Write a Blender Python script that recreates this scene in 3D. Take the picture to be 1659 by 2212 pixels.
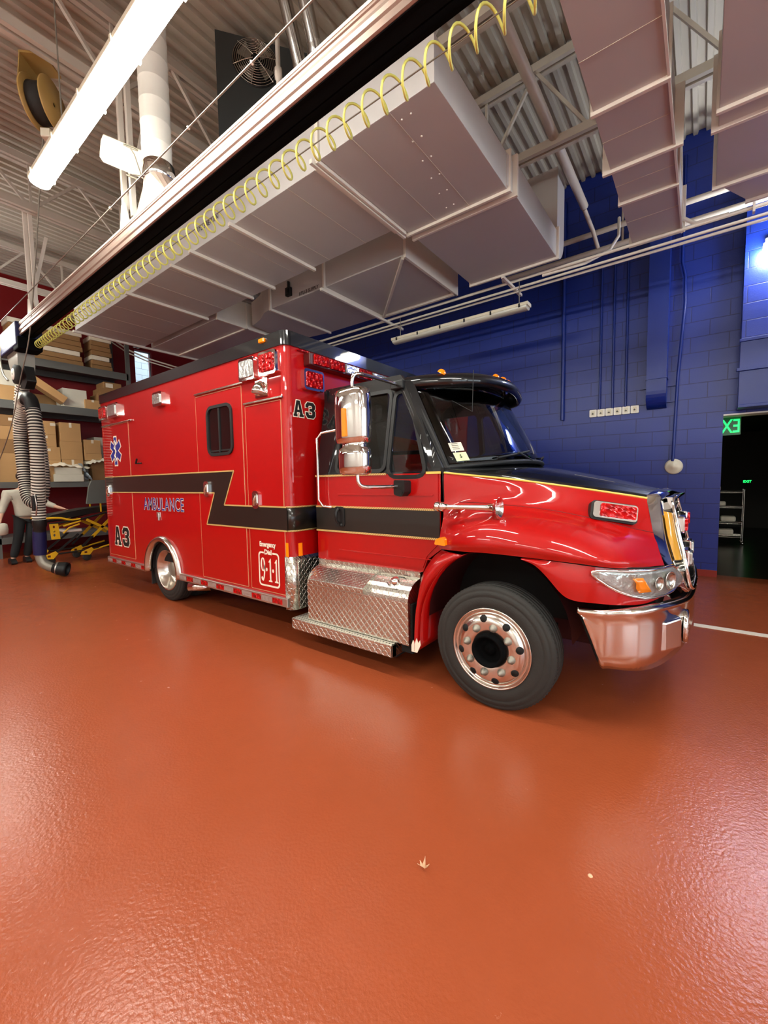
import bpy, bmesh, math, random
from math import sin, cos, pi, radians, sqrt
from mathutils import Vector, Matrix
from mathutils.geometry import tessellate_polygon
random.seed(7)
for o in list(bpy.data.objects): bpy.data.objects.remove(o)
scene = bpy.context.scene
COL = scene.collection

# ------------------------------------------------------------------ camera
_pit, _roll, _yaw = 0.0714115484, -0.016068584, -0.651501184
fw = Vector((sin(_yaw)*cos(_pit), cos(_yaw)*cos(_pit), -sin(_pit)))
rt = Vector((cos(_yaw), -sin(_yaw), 0)); up = rt.cross(fw)
r2 = rt*cos(_roll)+up*sin(_roll); u2 = -rt*sin(_roll)+up*cos(_roll)
cam_d = bpy.data.cameras.new('camera'); cam = bpy.data.objects.new('camera', cam_d); COL.objects.link(cam)
cam.matrix_world = Matrix(((r2.x,u2.x,-fw.x,0),(r2.y,u2.y,-fw.y,0),(r2.z,u2.z,-fw.z,1.5),(0,0,0,1)))
cam_d.sensor_fit = 'HORIZONTAL'; cam_d.sensor_width = 36; cam_d.lens = 900.221*36/1659
cam_d.clip_start = 0.05; cam_d.clip_end = 200
scene.camera = cam

# ------------------------------------------------------------------ world, exposure
scene.view_settings.view_transform = 'Standard'; scene.view_settings.look = 'None'
scene.view_settings.gamma = 1; scene.view_settings.use_curve_mapping = False
scene.view_settings.exposure = 1.1
LAMP = 32.0          # fluorescent strength
wd = bpy.data.worlds.new('world'); scene.world = wd; wd.use_nodes = True
wd.node_tree.nodes['Background'].inputs[0].default_value = (0.80, 0.92, 1.0, 1)
wd.node_tree.nodes['Background'].inputs[1].default_value = 1.9

# ------------------------------------------------------------------ materials
def srgb(r, g, b):
    f = lambda c: (c/255/12.92) if c/255 <= 0.04045 else ((c/255+0.055)/1.055)**2.4
    return (f(r), f(g), f(b), 1)
def newmat(name):
    m = bpy.data.materials.new(name); m.use_nodes = True
    nt = m.node_tree; return m, nt, nt.nodes['Principled BSDF']
def link(nt, a, b): nt.links.new(a, b)
def N(nt, t, **k):
    n = nt.nodes.new(t)
    for a, v in k.items(): setattr(n, a, v)
    return n
def mathn(nt, op, a, b=None, c=None):
    n = N(nt, 'ShaderNodeMath', operation=op)
    for i, v in enumerate((a, b, c)):
        if v is None: continue
        if isinstance(v, (int, float)): n.inputs[i].default_value = v
        else: nt.links.new(v, n.inputs[i])
    return n.outputs[0]
def mat(name, col, rough=0.5, metal=0.0, coat=0.0, var=0.06, vs=6.0, bump=0.0, bs=60.0, spec=0.5, emit=None, es=0, trans=0, ior=1.45, rv=0.0, alpha=1):
    m, nt, b = newmat(name)
    c = srgb(*col)
    tc = N(nt, 'ShaderNodeTexCoord')
    if var > 0:
        nz = N(nt, 'ShaderNodeTexNoise'); nz.inputs['Scale'].default_value = vs; nz.inputs['Detail'].default_value = 4
        link(nt, tc.outputs['Object'], nz.inputs['Vector'])
        mx = N(nt, 'ShaderNodeMix', data_type='RGBA')
        mx.inputs[6].default_value = tuple(v*(1-var) for v in c[:3])+(1,); mx.inputs[7].default_value = tuple(min(1, v*(1+var)) for v in c[:3])+(1,)
        link(nt, nz.outputs['Fac'], mx.inputs[0]); link(nt, mx.outputs[2], b.inputs['Base Color'])
        if rv > 0:
            link(nt, mathn(nt, 'MULTIPLY_ADD', nz.outputs['Fac'], rv*2, rough-rv), b.inputs['Roughness'])
    else: b.inputs['Base Color'].default_value = c
    if rv == 0: b.inputs['Roughness'].default_value = rough
    b.inputs['Metallic'].default_value = metal; b.inputs['Coat Weight'].default_value = coat; b.inputs['Coat Roughness'].default_value = 0.03
    b.inputs['Specular IOR Level'].default_value = spec; b.inputs['Transmission Weight'].default_value = trans; b.inputs['IOR'].default_value = ior
    b.inputs['Alpha'].default_value = alpha
    if bump > 0:
        n2 = N(nt, 'ShaderNodeTexNoise'); n2.inputs['Scale'].default_value = bs; n2.inputs['Detail'].default_value = 2
        link(nt, tc.outputs['Object'], n2.inputs['Vector'])
        bp = N(nt, 'ShaderNodeBump'); bp.inputs['Strength'].default_value = bump; bp.inputs['Distance'].default_value = 0.01
        link(nt, n2.outputs['Fac'], bp.inputs['Height']); link(nt, bp.outputs[0], b.inputs['Normal'])
    if emit: b.inputs['Emission Color'].default_value = srgb(*emit); b.inputs['Emission Strength'].default_value = es
    return m
def diamond(name, axes, col=(206, 202, 192), s=33.0, rough=0.24):
    m, nt, b = newmat(name)
    tc = N(nt, 'ShaderNodeTexCoord'); sp = N(nt, 'ShaderNodeSeparateXYZ'); link(nt, tc.outputs['Object'], sp.inputs[0])
    u0, v0 = sp.outputs[axes[0]], sp.outputs[axes[1]]
    if len(axes) > 2: v0 = mathn(nt, 'ADD', v0, sp.outputs[axes[2]])
    U = mathn(nt, 'MULTIPLY', u0, s); V = mathn(nt, 'MULTIPLY', v0, s)
    par = mathn(nt, 'FLOORED_MODULO', mathn(nt, 'ADD', mathn(nt, 'FLOOR', U), mathn(nt, 'FLOOR', V)), 2.0)
    fu = mathn(nt, 'SUBTRACT', mathn(nt, 'FRACT', U), 0.5); fv = mathn(nt, 'SUBTRACT', mathn(nt, 'FRACT', V), 0.5)
    sg = mathn(nt, 'MULTIPLY_ADD', par, 2.0, -1.0)
    fs = mathn(nt, 'MULTIPLY', fu, sg)
    a = mathn(nt, 'ADD', fs, fv); c = mathn(nt, 'SUBTRACT', fs, fv)
    d = mathn(nt, 'ADD', mathn(nt, 'MULTIPLY', mathn(nt, 'MULTIPLY', a, a), 1.3), mathn(nt, 'MULTIPLY', mathn(nt, 'MULTIPLY', c, c), 16.0))
    h = N(nt, 'ShaderNodeMapRange'); h.interpolation_type = 'SMOOTHSTEP'
    for k, v in zip(('From Min', 'From Max', 'To Min', 'To Max'), (0.25, 1.0, 1.0, 0.0)): h.inputs[k].default_value = v
    link(nt, d, h.inputs['Value'])
    bp = N(nt, 'ShaderNodeBump'); bp.inputs['Strength'].default_value = 0.9; bp.inputs['Distance'].default_value = 0.006
    link(nt, h.outputs[0], bp.inputs['Height']); link(nt, bp.outputs[0], b.inputs['Normal'])
    b.inputs['Base Color'].default_value = srgb(*col); b.inputs['Metallic'].default_value = 1; b.inputs['Roughness'].default_value = rough
    return m
def rope(name, s=55.0):
    m, nt, b = newmat(name)
    tc = N(nt, 'ShaderNodeTexCoord'); sp = N(nt, 'ShaderNodeSeparateXYZ'); link(nt, tc.outputs['Object'], sp.inputs[0])
    t = mathn(nt, 'ADD', mathn(nt, 'ADD', mathn(nt, 'MULTIPLY', sp.outputs[0], s), mathn(nt, 'MULTIPLY', sp.outputs[2], s)), mathn(nt, 'MULTIPLY', sp.outputs[1], s))
    f = mathn(nt, 'GREATER_THAN', mathn(nt, 'FRACT', t), 0.68)
    mx = N(nt, 'ShaderNodeMix', data_type='RGBA'); mx.inputs[6].default_value = srgb(226, 190, 120); mx.inputs[7].default_value = srgb(90, 50, 25)
    link(nt, f, mx.inputs[0]); link(nt, mx.outputs[2], b.inputs['Base Color']); b.inputs['Roughness'].default_value = 0.35
    return m
def brick(name, col, mortar, bw, bh, ax=(0, 2), rough=0.42, bump=0.35, coat=0.0, off=(0, 0)):
    m, nt, b = newmat(name)
    tc = N(nt, 'ShaderNodeTexCoord'); sp = N(nt, 'ShaderNodeSeparateXYZ'); cb = N(nt, 'ShaderNodeCombineXYZ')
    link(nt, tc.outputs['Object'], sp.inputs[0])
    link(nt, mathn(nt, 'ADD', sp.outputs[ax[0]], off[0]), cb.inputs[0]); link(nt, mathn(nt, 'ADD', sp.outputs[ax[1]], off[1]), cb.inputs[1])
    bt = N(nt, 'ShaderNodeTexBrick'); link(nt, cb.outputs[0], bt.inputs['Vector'])
    bt.inputs['Scale'].default_value = 1; bt.inputs['Brick Width'].default_value = bw; bt.inputs['Row Height'].default_value = bh
    bt.inputs['Mortar Size'].default_value = 0.006; bt.inputs['Mortar Smooth'].default_value = 0.4
    c = srgb(*col); bt.inputs['Color1'].default_value = c; bt.inputs['Color2'].default_value = tuple(v*0.93 for v in c[:3])+(1,); bt.inputs['Mortar'].default_value = srgb(*mortar)
    link(nt, bt.outputs['Color'], b.inputs['Base Color']); b.inputs['Roughness'].default_value = rough
    nz = N(nt, 'ShaderNodeTexNoise'); nz.inputs['Scale'].default_value = 90; link(nt, tc.outputs['Object'], nz.inputs['Vector'])
    hh = mathn(nt, 'ADD', mathn(nt, 'MULTIPLY', bt.outputs['Fac'], -1.0), mathn(nt, 'MULTIPLY', nz.outputs['Fac'], 0.25))
    bp = N(nt, 'ShaderNodeBump'); bp.inputs['Strength'].default_value = bump; bp.inputs['Distance'].default_value = 0.012
    link(nt, hh, bp.inputs['Height']); link(nt, bp.outputs[0], b.inputs['Normal'])
    return m
M = {}
def floor_mat():
    m, nt, b = newmat('red_epoxy_floor')
    tc = N(nt, 'ShaderNodeTexCoord')
    n1 = N(nt, 'ShaderNodeTexNoise'); n1.inputs['Scale'].default_value = 0.7; n1.inputs['Detail'].default_value = 6; n1.inputs['Roughness'].default_value = 0.6
    n2 = N(nt, 'ShaderNodeTexNoise'); n2.inputs['Scale'].default_value = 9; n2.inputs['Detail'].default_value = 8; n2.inputs['Roughness'].default_value = 0.7
    n3 = N(nt, 'ShaderNodeTexNoise'); n3.inputs['Scale'].default_value = 75; n3.inputs['Detail'].default_value = 3
    for n in (n1, n2, n3): link(nt, tc.outputs['Object'], n.inputs['Vector'])
    mx = N(nt, 'ShaderNodeMix', data_type='RGBA'); mx.inputs[6].default_value = srgb(143, 67, 36); mx.inputs[7].default_value = srgb(163, 79, 46)
    link(nt, mathn(nt, 'ADD', mathn(nt, 'MULTIPLY', n1.outputs['Fac'], 0.6), mathn(nt, 'MULTIPLY', n2.outputs['Fac'], 0.4)), mx.inputs[0])
    # scuffs: small pale scratches and worn spots
    sc = N(nt, 'ShaderNodeMapRange'); sc.inputs['From Min'].default_value = 0.70; sc.inputs['From Max'].default_value = 0.78
    link(nt, n2.outputs['Fac'], sc.inputs['Value'])
    m2 = N(nt, 'ShaderNodeMix', data_type='RGBA'); m2.inputs[7].default_value = srgb(214, 130, 96)
    link(nt, mathn(nt, 'MULTIPLY', sc.outputs[0], 0.5), m2.inputs[0]); link(nt, mx.outputs[2], m2.inputs[6]); link(nt, m2.outputs[2], b.inputs['Base Color'])
    link(nt, mathn(nt, 'MULTIPLY_ADD', n2.outputs['Fac'], 0.12, 0.19), b.inputs['Roughness'])
    bp = N(nt, 'ShaderNodeBump'); bp.inputs['Strength'].default_value = 0.28; bp.inputs['Distance'].default_value = 0.006
    link(nt, n3.outputs['Fac'], bp.inputs['Height']); link(nt, bp.outputs[0], b.inputs['Normal'])
    b.inputs['Specular IOR Level'].default_value = 0.5
    return m
M['floor'] = floor_mat()
M['red'] = mat('red_paint', (172, 4, 3), 0.45, coat=1.0, var=0.02, spec=0.2)
M['black'] = mat('black_paint', (5, 6, 9), 0.4, spec=0.2, coat=1.0, var=0.02)
M['stripe'] = mat('black_stripe', (34, 30, 26), 0.28, coat=0.4, var=0.05)
M['rubber'] = mat('tyre_rubber', (42, 40, 37), 0.75, var=0.15, bump=0.15, bs=90)
M['blackplastic'] = mat('black_plastic', (22, 22, 22), 0.5, bump=0.1, bs=200)
M['dark'] = mat('dark_underside', (12, 10, 9), 0.8)
M['chrome'] = mat('chrome', (232, 230, 226), 0.06, metal=1, var=0.0)
M['alu'] = mat('polished_aluminium', (214, 206, 196), 0.2, metal=1, var=0.05)
M['satin'] = mat('satin_aluminium', (200, 196, 190), 0.38, metal=1, var=0.05)
M['bumper'] = mat('brushed_chrome', (224, 216, 208), 0.15, metal=1, var=0.03, bump=0.02, bs=8)
M['dp_side'] = diamond('diamond_plate_side', (0, 2, 1))
M['dp_end'] = diamond('diamond_plate_end', (1, 2, 0))
def treadmat():
    m, nt, b = newmat('step_tread'); tc = N(nt, 'ShaderNodeTexCoord'); sp = N(nt, 'ShaderNodeSeparateXYZ'); link(nt, tc.outputs['Object'], sp.inputs[0])
    a = mathn(nt, 'GREATER_THAN', mathn(nt, 'FRACT', mathn(nt, 'MULTIPLY', sp.outputs[0], 34.0)), 0.55); c = mathn(nt, 'GREATER_THAN', mathn(nt, 'FRACT', mathn(nt, 'MULTIPLY', sp.outputs[1], 27.0)), 0.6)
    f = mathn(nt, 'MULTIPLY', a, c); mx = N(nt, 'ShaderNodeMix', data_type='RGBA'); mx.inputs[6].default_value = srgb(214, 208, 192); mx.inputs[7].default_value = srgb(30, 26, 22)
    link(nt, f, mx.inputs[0]); link(nt, mx.outputs[2], b.inputs['Base Color']); b.inputs['Roughness'].default_value = 0.45; b.inputs['Metallic'].default_value = 0.5; return m
M['tread'] = treadmat()
M['rope'] = rope('gold_rope_stripe')
M['gold'] = mat('gold_stripe', (236, 196, 92), 0.3, coat=0.5)
M['amber'] = mat('amber_lens', (240, 130, 10), 0.15, coat=1, var=0.05, emit=(255, 130, 0), es=0.12)
M['redlens'] = mat('red_lens', (178, 4, 8), 0.2, coat=0.35, var=0.6, vs=22, bump=1.0, bs=28, spec=0.35)
def lens(name, c1, c2, metal=0.0):
    m, nt, b = newmat(name); tc = N(nt, 'ShaderNodeTexCoord'); vo = N(nt, 'ShaderNodeTexVoronoi'); vo.inputs['Scale'].default_value = 26; link(nt, tc.outputs['Object'], vo.inputs['Vector'])
    mx = N(nt, 'ShaderNodeMix', data_type='RGBA'); mx.inputs[6].default_value = srgb(*c1); mx.inputs[7].default_value = srgb(*c2); link(nt, mathn(nt, 'POWER', vo.outputs['Distance'], 0.8), mx.inputs[0]); link(nt, mx.outputs[2], b.inputs['Base Color'])
    bp = N(nt, 'ShaderNodeBump'); bp.inputs['Strength'].default_value = 1.0; bp.inputs['Distance'].default_value = 0.02; link(nt, vo.outputs['Distance'], bp.inputs['Height']); link(nt, bp.outputs[0], b.inputs['Normal'])
    b.inputs['Roughness'].default_value = 0.12; b.inputs['Metallic'].default_value = metal; b.inputs['Specular IOR Level'].default_value = 0.6; return m
M['redlens'] = lens('red_lens_faceted', (110, 0, 4), (225, 10, 14), 0.35)
M['clearlens'] = mat('clear_lens', (190, 192, 188), 0.12, metal=0.6, coat=1, var=0.35, vs=30, bump=0.6, bs=30)
M['glass'] = mat('tinted_glass', (214, 226, 226), 0.02, trans=1.0, var=0.0, ior=1.45)
M['darkglass'] = mat('dark_glass', (10, 12, 12), 0.03, coat=1, var=0.0)
M['white'] = mat('white_paint', (236, 232, 222), 0.45)
M['vinylwhite'] = mat('white_vinyl', (238, 225, 205), 0.4)
M['vinylblue'] = mat('blue_vinyl', (38, 48, 140), 0.35)
M['duct'] = mat('painted_duct', (192, 188, 186), 0.42, var=0.05, vs=1.5, metal=0.0, bump=0.05, bs=3)
M['duct_rib'] = mat('painted_strut', (226, 218, 206), 0.4)
M['deck'] = mat('painted_deck', (184, 176, 160), 0.55, var=0.05, vs=1)
M['steel'] = mat('painted_steel', (196, 186, 172), 0.5)
M['blue'] = brick('blue_block_wall', (14, 42, 132), (7, 25, 92), 0.45, 0.225, rough=0.38, off=(0.1, 0.023))
M['bluep'] = mat('blue_paint', (13, 38, 120), 0.35)
M['redwall'] = mat('red_wall_paint', (132, 16, 18), 0.5, bump=0.1)
M['outblock'] = brick('outside_block_wall', (214, 232, 240), (120, 132, 140), 0.4, 0.2, ax=(1, 2), rough=0.8)
M['outer'] = mat('plain_wall', (226, 226, 222), 0.7)
M['lamp'] = mat('fluorescent_lens', (255, 250, 230), 0.4, emit=(250, 250, 240), es=LAMP, var=0)
M['lamphouse'] = mat('fixture_housing', (222, 214, 192), 0.4)
M['lampoff'] = mat('unlit_lens', (196, 192, 178), 0.25, var=0.05)
M['railsilver'] = mat('rail_aluminium', (164, 142, 130), 0.45, metal=0.45, var=0.05, vs=3)
M['railblack'] = mat('rail_rubber', (8, 8, 9), 0.9, spec=0.1)
M['yellow'] = mat('yellow_air_hose', (232, 230, 120), 0.35)
M['yellowp'] = mat('yellow_paint', (226, 176, 30), 0.4)
M['navy'] = mat('navy_sleeve', (24, 26, 74), 0.5, bump=0.4, bs=20)
M['shelf'] = mat('grey_shelf_steel', (98, 98, 94), 0.45)
M['card'] = mat('cardboard', (188, 146, 96), 0.75, var=0.08, vs=4)
M['card2'] = mat('dark_cardboard', (150, 112, 70), 0.75, var=0.08, vs=4)
M['carton'] = mat('white_carton', (214, 208, 190), 0.65)
M['label'] = mat('paper_label', (226, 214, 192), 0.7)
M['skin'] = mat('skin', (206, 158, 132), 0.5)
M['sweat'] = mat('grey_sweatshirt', (188, 182, 166), 0.85, var=0.2, vs=7, bump=0.3, bs=20)
M['pants'] = mat('dark_trousers', (34, 38, 40), 0.85, bump=0.2, bs=15)
M['greyvinyl'] = mat('grey_vinyl', (110, 112, 106), 0.6)
M['mattress'] = mat('black_vinyl', (30, 29, 28), 0.35, bump=0.2, bs=12)
M['greyhood'] = mat('charcoal_panel', (54, 58, 58), 0.5)
M['reelp'] = mat('ochre_reel_paint', (176, 142, 78), 0.5)
M['greysteel'] = mat('grey_steel', (140, 134, 122), 0.4, metal=0.4)
M['flue'] = mat('shiny_flue', (190, 186, 182), 0.1, metal=1, bump=0.15, bs=5)
M['exit'] = mat('exit_green', (20, 230, 90), 0.4, emit=(30, 255, 110), es=0.9, var=0)
M['exitplate'] = mat('exit_plate', (60, 110, 84), 0.1, var=0, emit=(20, 120, 60), es=0.03)
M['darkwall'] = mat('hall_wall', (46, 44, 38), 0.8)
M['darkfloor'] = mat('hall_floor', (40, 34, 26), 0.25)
M['wire'] = mat('bright_wire', (200, 196, 186), 0.2, metal=1)
M['leaf'] = mat('dry_leaf', (214, 176, 140), 0.8, var=0.2, vs=60)
M['hlglass'] = mat('headlight_lens', (240, 244, 244), 0.03, trans=1, var=0, ior=1.2)
M['seat'] = mat('seat_fabric', (46, 44, 42), 0.8)
M['black_text'] = mat('black_marking', (20, 18, 16), 0.6)
M['added_uplight'] = mat('added_uplight_glow', (255, 250, 235), 0.4, emit=(246, 249, 250), es=LAMP*0.6, var=0)  # added glow for the tops of unseen fixtures
M['wall_lens'] = mat('wall_lamp_lens', (255, 255, 250), 0.4, emit=(240, 246, 255), es=70, var=0)
def stripes(name, c1, c2, s, wave='Z'):
    m, nt, b = newmat(name)
    tc = N(nt, 'ShaderNodeTexCoord'); sp = N(nt, 'ShaderNodeSeparateXYZ'); link(nt, tc.outputs['UV'], sp.inputs[0])
    f = mathn(nt, 'GREATER_THAN', mathn(nt, 'FRACT', mathn(nt, 'MULTIPLY', sp.outputs[0], s)), 0.5)
    mx = N(nt, 'ShaderNodeMix', data_type='RGBA'); mx.inputs[6].default_value = srgb(*c1); mx.inputs[7].default_value = srgb(*c2)
    link(nt, f, mx.inputs[0]); link(nt, mx.outputs[2], b.inputs['Base Color']); b.inputs['Roughness'].default_value = 0.6
    return m

# ------------------------------------------------------------------ mesh builder
class MB:
    def __init__(s, T=None): s.v = []; s.f = []; s.mi = []; s.sm = []; s.T = T
    def add(s, vs, fs, mi=0, smooth=False):
        b = len(s.v)
        for v in vs:
            v = Vector(v); s.v.append(s.T @ v if s.T else v)
        for k, f in enumerate(fs):
            s.f.append([b+i for i in f]); s.mi.append(mi[k] if isinstance(mi, list) else mi); s.sm.append(smooth)
        return s
    def box(s, x0, x1, y0, y1, z0, z1, mi=0):
        v = [(x, y, z) for x in (x0, x1) for y in (y0, y1) for z in (z0, z1)]
        return s.add(v, [(0,1,3,2),(4,6,7,5),(0,4,5,1),(2,3,7,6),(0,2,6,4),(1,5,7,3)], mi)
    def bar(s, p, q, w, h, mi=0, upv=(0, 0, 1)):
        p, q = Vector(p), Vector(q); d = (q-p).normalized(); u = Vector(upv)
        if abs(d.dot(u)) > 0.98: u = Vector((1, 0, 0))
        a = d.cross(u).normalized()*w/2; c = a.cross(d).normalized()*h/2
        v = [p-a-c, p+a-c, p+a+c, p-a+c, q-a-c, q+a-c, q+a+c, q-a+c]
        return s.add(v, [(3,2,1,0),(4,5,6,7),(0,1,5,4),(1,2,6,5),(2,3,7,6),(3,0,4,7)], mi)
    def tube(s, pts, r, n=12, mi=0, caps=True, closed=False):
        pts = [Vector(p) for p in pts]; m = len(pts); rs = r if isinstance(r, (list, tuple)) else [r]*m
        V = []; nrm = None
        for i, p in enumerate(pts):
            if closed: d = pts[(i+1) % m]-pts[i-1]
            else: d = pts[min(i+1, m-1)]-pts[max(i-1, 0)]
            if d.length < 1e-9: d = Vector((0, 0, 1))
            d.normalize()
            if nrm is None:
                nrm = d.cross(Vector((0, 0, 1)))
                if nrm.length < 0.05: nrm = d.cross(Vector((1, 0, 0)))
            nrm = (nrm-d*nrm.dot(d)); nrm.normalize(); bn = d.cross(nrm)
            for k in range(n):
                a = 2*pi*k/n; V.append(p+(nrm*cos(a)+bn*sin(a))*rs[i])
        F = [(i*n+k, i*n+(k+1) % n, (i+1)*n+(k+1) % n, (i+1)*n+k) for i in range(m-1) for k in range(n)]
        if closed: F += [((m-1)*n+k, (m-1)*n+(k+1) % n, (k+1) % n, k) for k in range(n)]
        s.add(V, F, mi, True)
        if caps and not closed:
            s.add(V[:n], [tuple(range(n))[::-1]], mi); s.add(V[-n:], [tuple(range(n))], mi)
        return s
    def cyl(s, p, q, r0, r1=None, n=20, mi=0, caps=True): return s.tube([p, q], [r0, r0 if r1 is None else r1], n, mi, caps)
    def lathe(s, prof, o, ax='Y', n=40, mi=0, smooth=True):
        # prof: (radius, along) ; revolves round axis through o
        o = Vector(o); V = []
        E = {'Y': (Vector((1,0,0)), Vector((0,0,1)), Vector((0,1,0))), 'X': (Vector((0,1,0)), Vector((0,0,1)), Vector((1,0,0))), 'Z': (Vector((1,0,0)), Vector((0,1,0)), Vector((0,0,1)))}[ax] if isinstance(ax, str) else ax
        for r, t in prof:
            for k in range(n):
                a = 2*pi*k/n; V.append(o+E[0]*r*cos(a)+E[1]*r*sin(a)+E[2]*t)
        F = []; mm = []
        for i in range(len(prof)-1):
            for k in range(n):
                F.append((i*n+k, i*n+(k+1) % n, (i+1)*n+(k+1) % n, (i+1)*n+k)); mm.append(mi[i] if isinstance(mi, list) else mi)
        return s.add(V, F, mm, smooth)
    def prism(s, poly, fn, dv, holes=(), mi=0, side_mi=None):
        loops = [list(poly)]+[list(h) for h in holes]; flat = [p for l in loops for p in l]
        tri = tessellate_polygon([[Vector((p[0], p[1], 0)) for p in l] for l in loops])
        dv = Vector(dv); A = [Vector(fn(*p)) for p in flat]; B = [a+dv for a in A]; n = len(A)
        F = [tuple(t) for t in tri]
        if F:
            nn = sum(((A[t[1]]-A[t[0]]).cross(A[t[2]]-A[t[0]]) for t in F), Vector())
            if nn.dot(dv) > 0: F = [f[::-1] for f in F]
        s.add(A+B, F+[tuple(i+n for i in f[::-1]) for f in F], mi)
        sd = []; b = 0
        for l in loops:
            k = len(l); sd += [(b+i, b+(i+1) % k, n+b+(i+1) % k, n+b+i) for i in range(k)]; b += k
        return s.add(A+B, sd, mi if side_mi is None else side_mi)
    def grid(s, P, mi=0, smooth=True, flip=False):
        n = len(P[0]); V = [p for r in P for p in r]; F = []; mm = []
        for i in range(len(P)-1):
            for j in range(n-1):
                f = (i*n+j, i*n+j+1, (i+1)*n+j+1, (i+1)*n+j); F.append(f[::-1] if flip else f); mm.append(mi(i, j) if callable(mi) else mi)
        return s.add(V, F, mm, smooth)
    def mirror(s, yc):
        b = len(s.v); s.v += [Vector((v.x, 2*yc-v.y, v.z)) for v in s.v]
        s.f += [[b+i for i in f[::-1]] for f in list(s.f)]; s.mi += list(s.mi); s.sm += list(s.sm); return s
    def build(s, name, mats, parent=None, bevel=0, seg=2, weld=False, solid=0, recalc=True, **tags):
        if not isinstance(mats, (list, tuple)): mats = [mats]
        me = bpy.data.meshes.new(name)
        if parent is not None: W = WM[parent.name].inverted(); vs = [W @ v for v in s.v]; loc = None
        else:
            xs = [v.x for v in s.v]; ys = [v.y for v in s.v]; zs = [v.z for v in s.v]
            loc = Vector(((min(xs)+max(xs))/2, (min(ys)+max(ys))/2, min(zs))); vs = [v-loc for v in s.v]
        me.from_pydata([tuple(v) for v in vs], [], s.f)
        for m in mats: me.materials.append(M[m] if isinstance(m, str) else m)
        me.polygons.foreach_set('material_index', s.mi); me.polygons.foreach_set('use_smooth', s.sm)
        if recalc:
            bm = bmesh.new(); bm.from_mesh(me)
            if weld: bmesh.ops.remove_doubles(bm, verts=bm.verts, dist=0.0004)
            bmesh.ops.recalc_face_normals(bm, faces=bm.faces); bm.to_mesh(me); bm.free()
        me.update()
        o = bpy.data.objects.new(name, me); COL.objects.link(o)
        if parent is not None: o.parent = parent; WM[o.name] = WM[parent.name]
        else: o.location = loc; WM[o.name] = Matrix.Translation(loc)
        if solid:
            md = o.modifiers.new('solid', 'SOLIDIFY'); md.thickness = abs(solid); md.offset = 1 if solid > 0 else -1
        if bevel:
            md = o.modifiers.new('bevel', 'BEVEL'); md.width = bevel; md.segments = seg; md.limit_method = 'ANGLE'; md.angle_limit = radians(35); md.harden_normals = False
        for k, v in tags.items(): o[k] = v
        return o
WM = {}
def thing(name, label, cat, loc=(0, 0, 0), rz=0, group=None):
    o = bpy.data.objects.new(name, None); COL.objects.link(o); o.location = loc; o.rotation_euler = (0, 0, rz); o.empty_display_size = 0.2
    o['label'] = label; o['category'] = cat
    if group: o['group'] = group
    WM[o.name] = Matrix.Translation(Vector(loc)) @ Matrix.Rotation(rz, 4, 'Z'); return o
def tag(o, label, cat, group=None):
    o['label'] = label; o['category'] = cat
    if group: o['group'] = group
    return o
def struct(o): o['kind'] = 'structure'; return o
def copy_tree(o, loc, label=None, rz=None):
    c = o.copy(); COL.objects.link(c); c.location = loc
    if rz is not None: c.rotation_euler = (0, 0, rz)
    if label: c['label'] = label
    for ch in [x for x in bpy.data.objects if x.parent == o]:
        d = ch.copy(); COL.objects.link(d); d.parent = c
        for g in [x for x in bpy.data.objects if x.parent == ch]:
            e = g.copy(); COL.objects.link(e); e.parent = d
    return c
def cr(P, n):
    # Catmull-Rom through P, n steps per span
    P = [Vector(p) for p in P]; out = []
    for i in range(len(P)-1):
        p1, p2 = P[i], P[i+1]; p0 = P[i-1] if i else p1*2-p2; p3 = P[i+2] if i+2 < len(P) else p2*2-p1
        for k in range(n):
            t = k/n; out.append(0.5*((2*p1)+(p2-p0)*t+(2*p0-5*p1+4*p2-p3)*t*t+(3*p1-p0-3*p2+p3)*t**3))
    out.append(P[-1]); return out
def crgrid(G, nu, nv):
    rows = [cr(r, nv) for r in G]; cols = [cr([r[j] for r in rows], nu) for j in range(len(rows[0]))]
    return [[cols[j][i] for j in range(len(cols))] for i in range(len(cols[0]))]
def rrect(x0, x1, y0, y1, r, n=5):
    o = []
    for cx, cy, a in ((x1-r, y1-r, 0), (x0+r, y1-r, 90), (x0+r, y0+r, 180), (x1-r, y0+r, 270)):
        o += [(cx+r*cos(radians(a+90*k/n)), cy+r*sin(radians(a+90*k/n))) for k in range(n+1)]
    return o
def pair(b, name, mats, parent, **k):
    o = b.build(name, mats, parent, **k); n = MB(); n.v = [Vector((v.x, 2*YC-v.y, v.z)) for v in b.v]; n.f = [f[::-1] for f in b.f]; n.mi = b.mi; n.sm = b.sm
    n.build(name, mats, parent, **k); return o
YC = 3.69
def rpoly(P, r, n=4):
    out = []; m = len(P)
    for i in range(m):
        p = Vector((*P[i], 0)); a = Vector((*P[i-1], 0))-p; c = Vector((*P[(i+1) % m], 0))-p
        rr = min(r, a.length*0.45, c.length*0.45); a.normalize(); c.normalize(); s0 = p+a*rr; s1 = p+c*rr
        for k in range(n+1):
            t = k/n; q = s0*(1-t)**2+p*2*t*(1-t)+s1*t*t; out.append((q.x, q.y))
    return out
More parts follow.
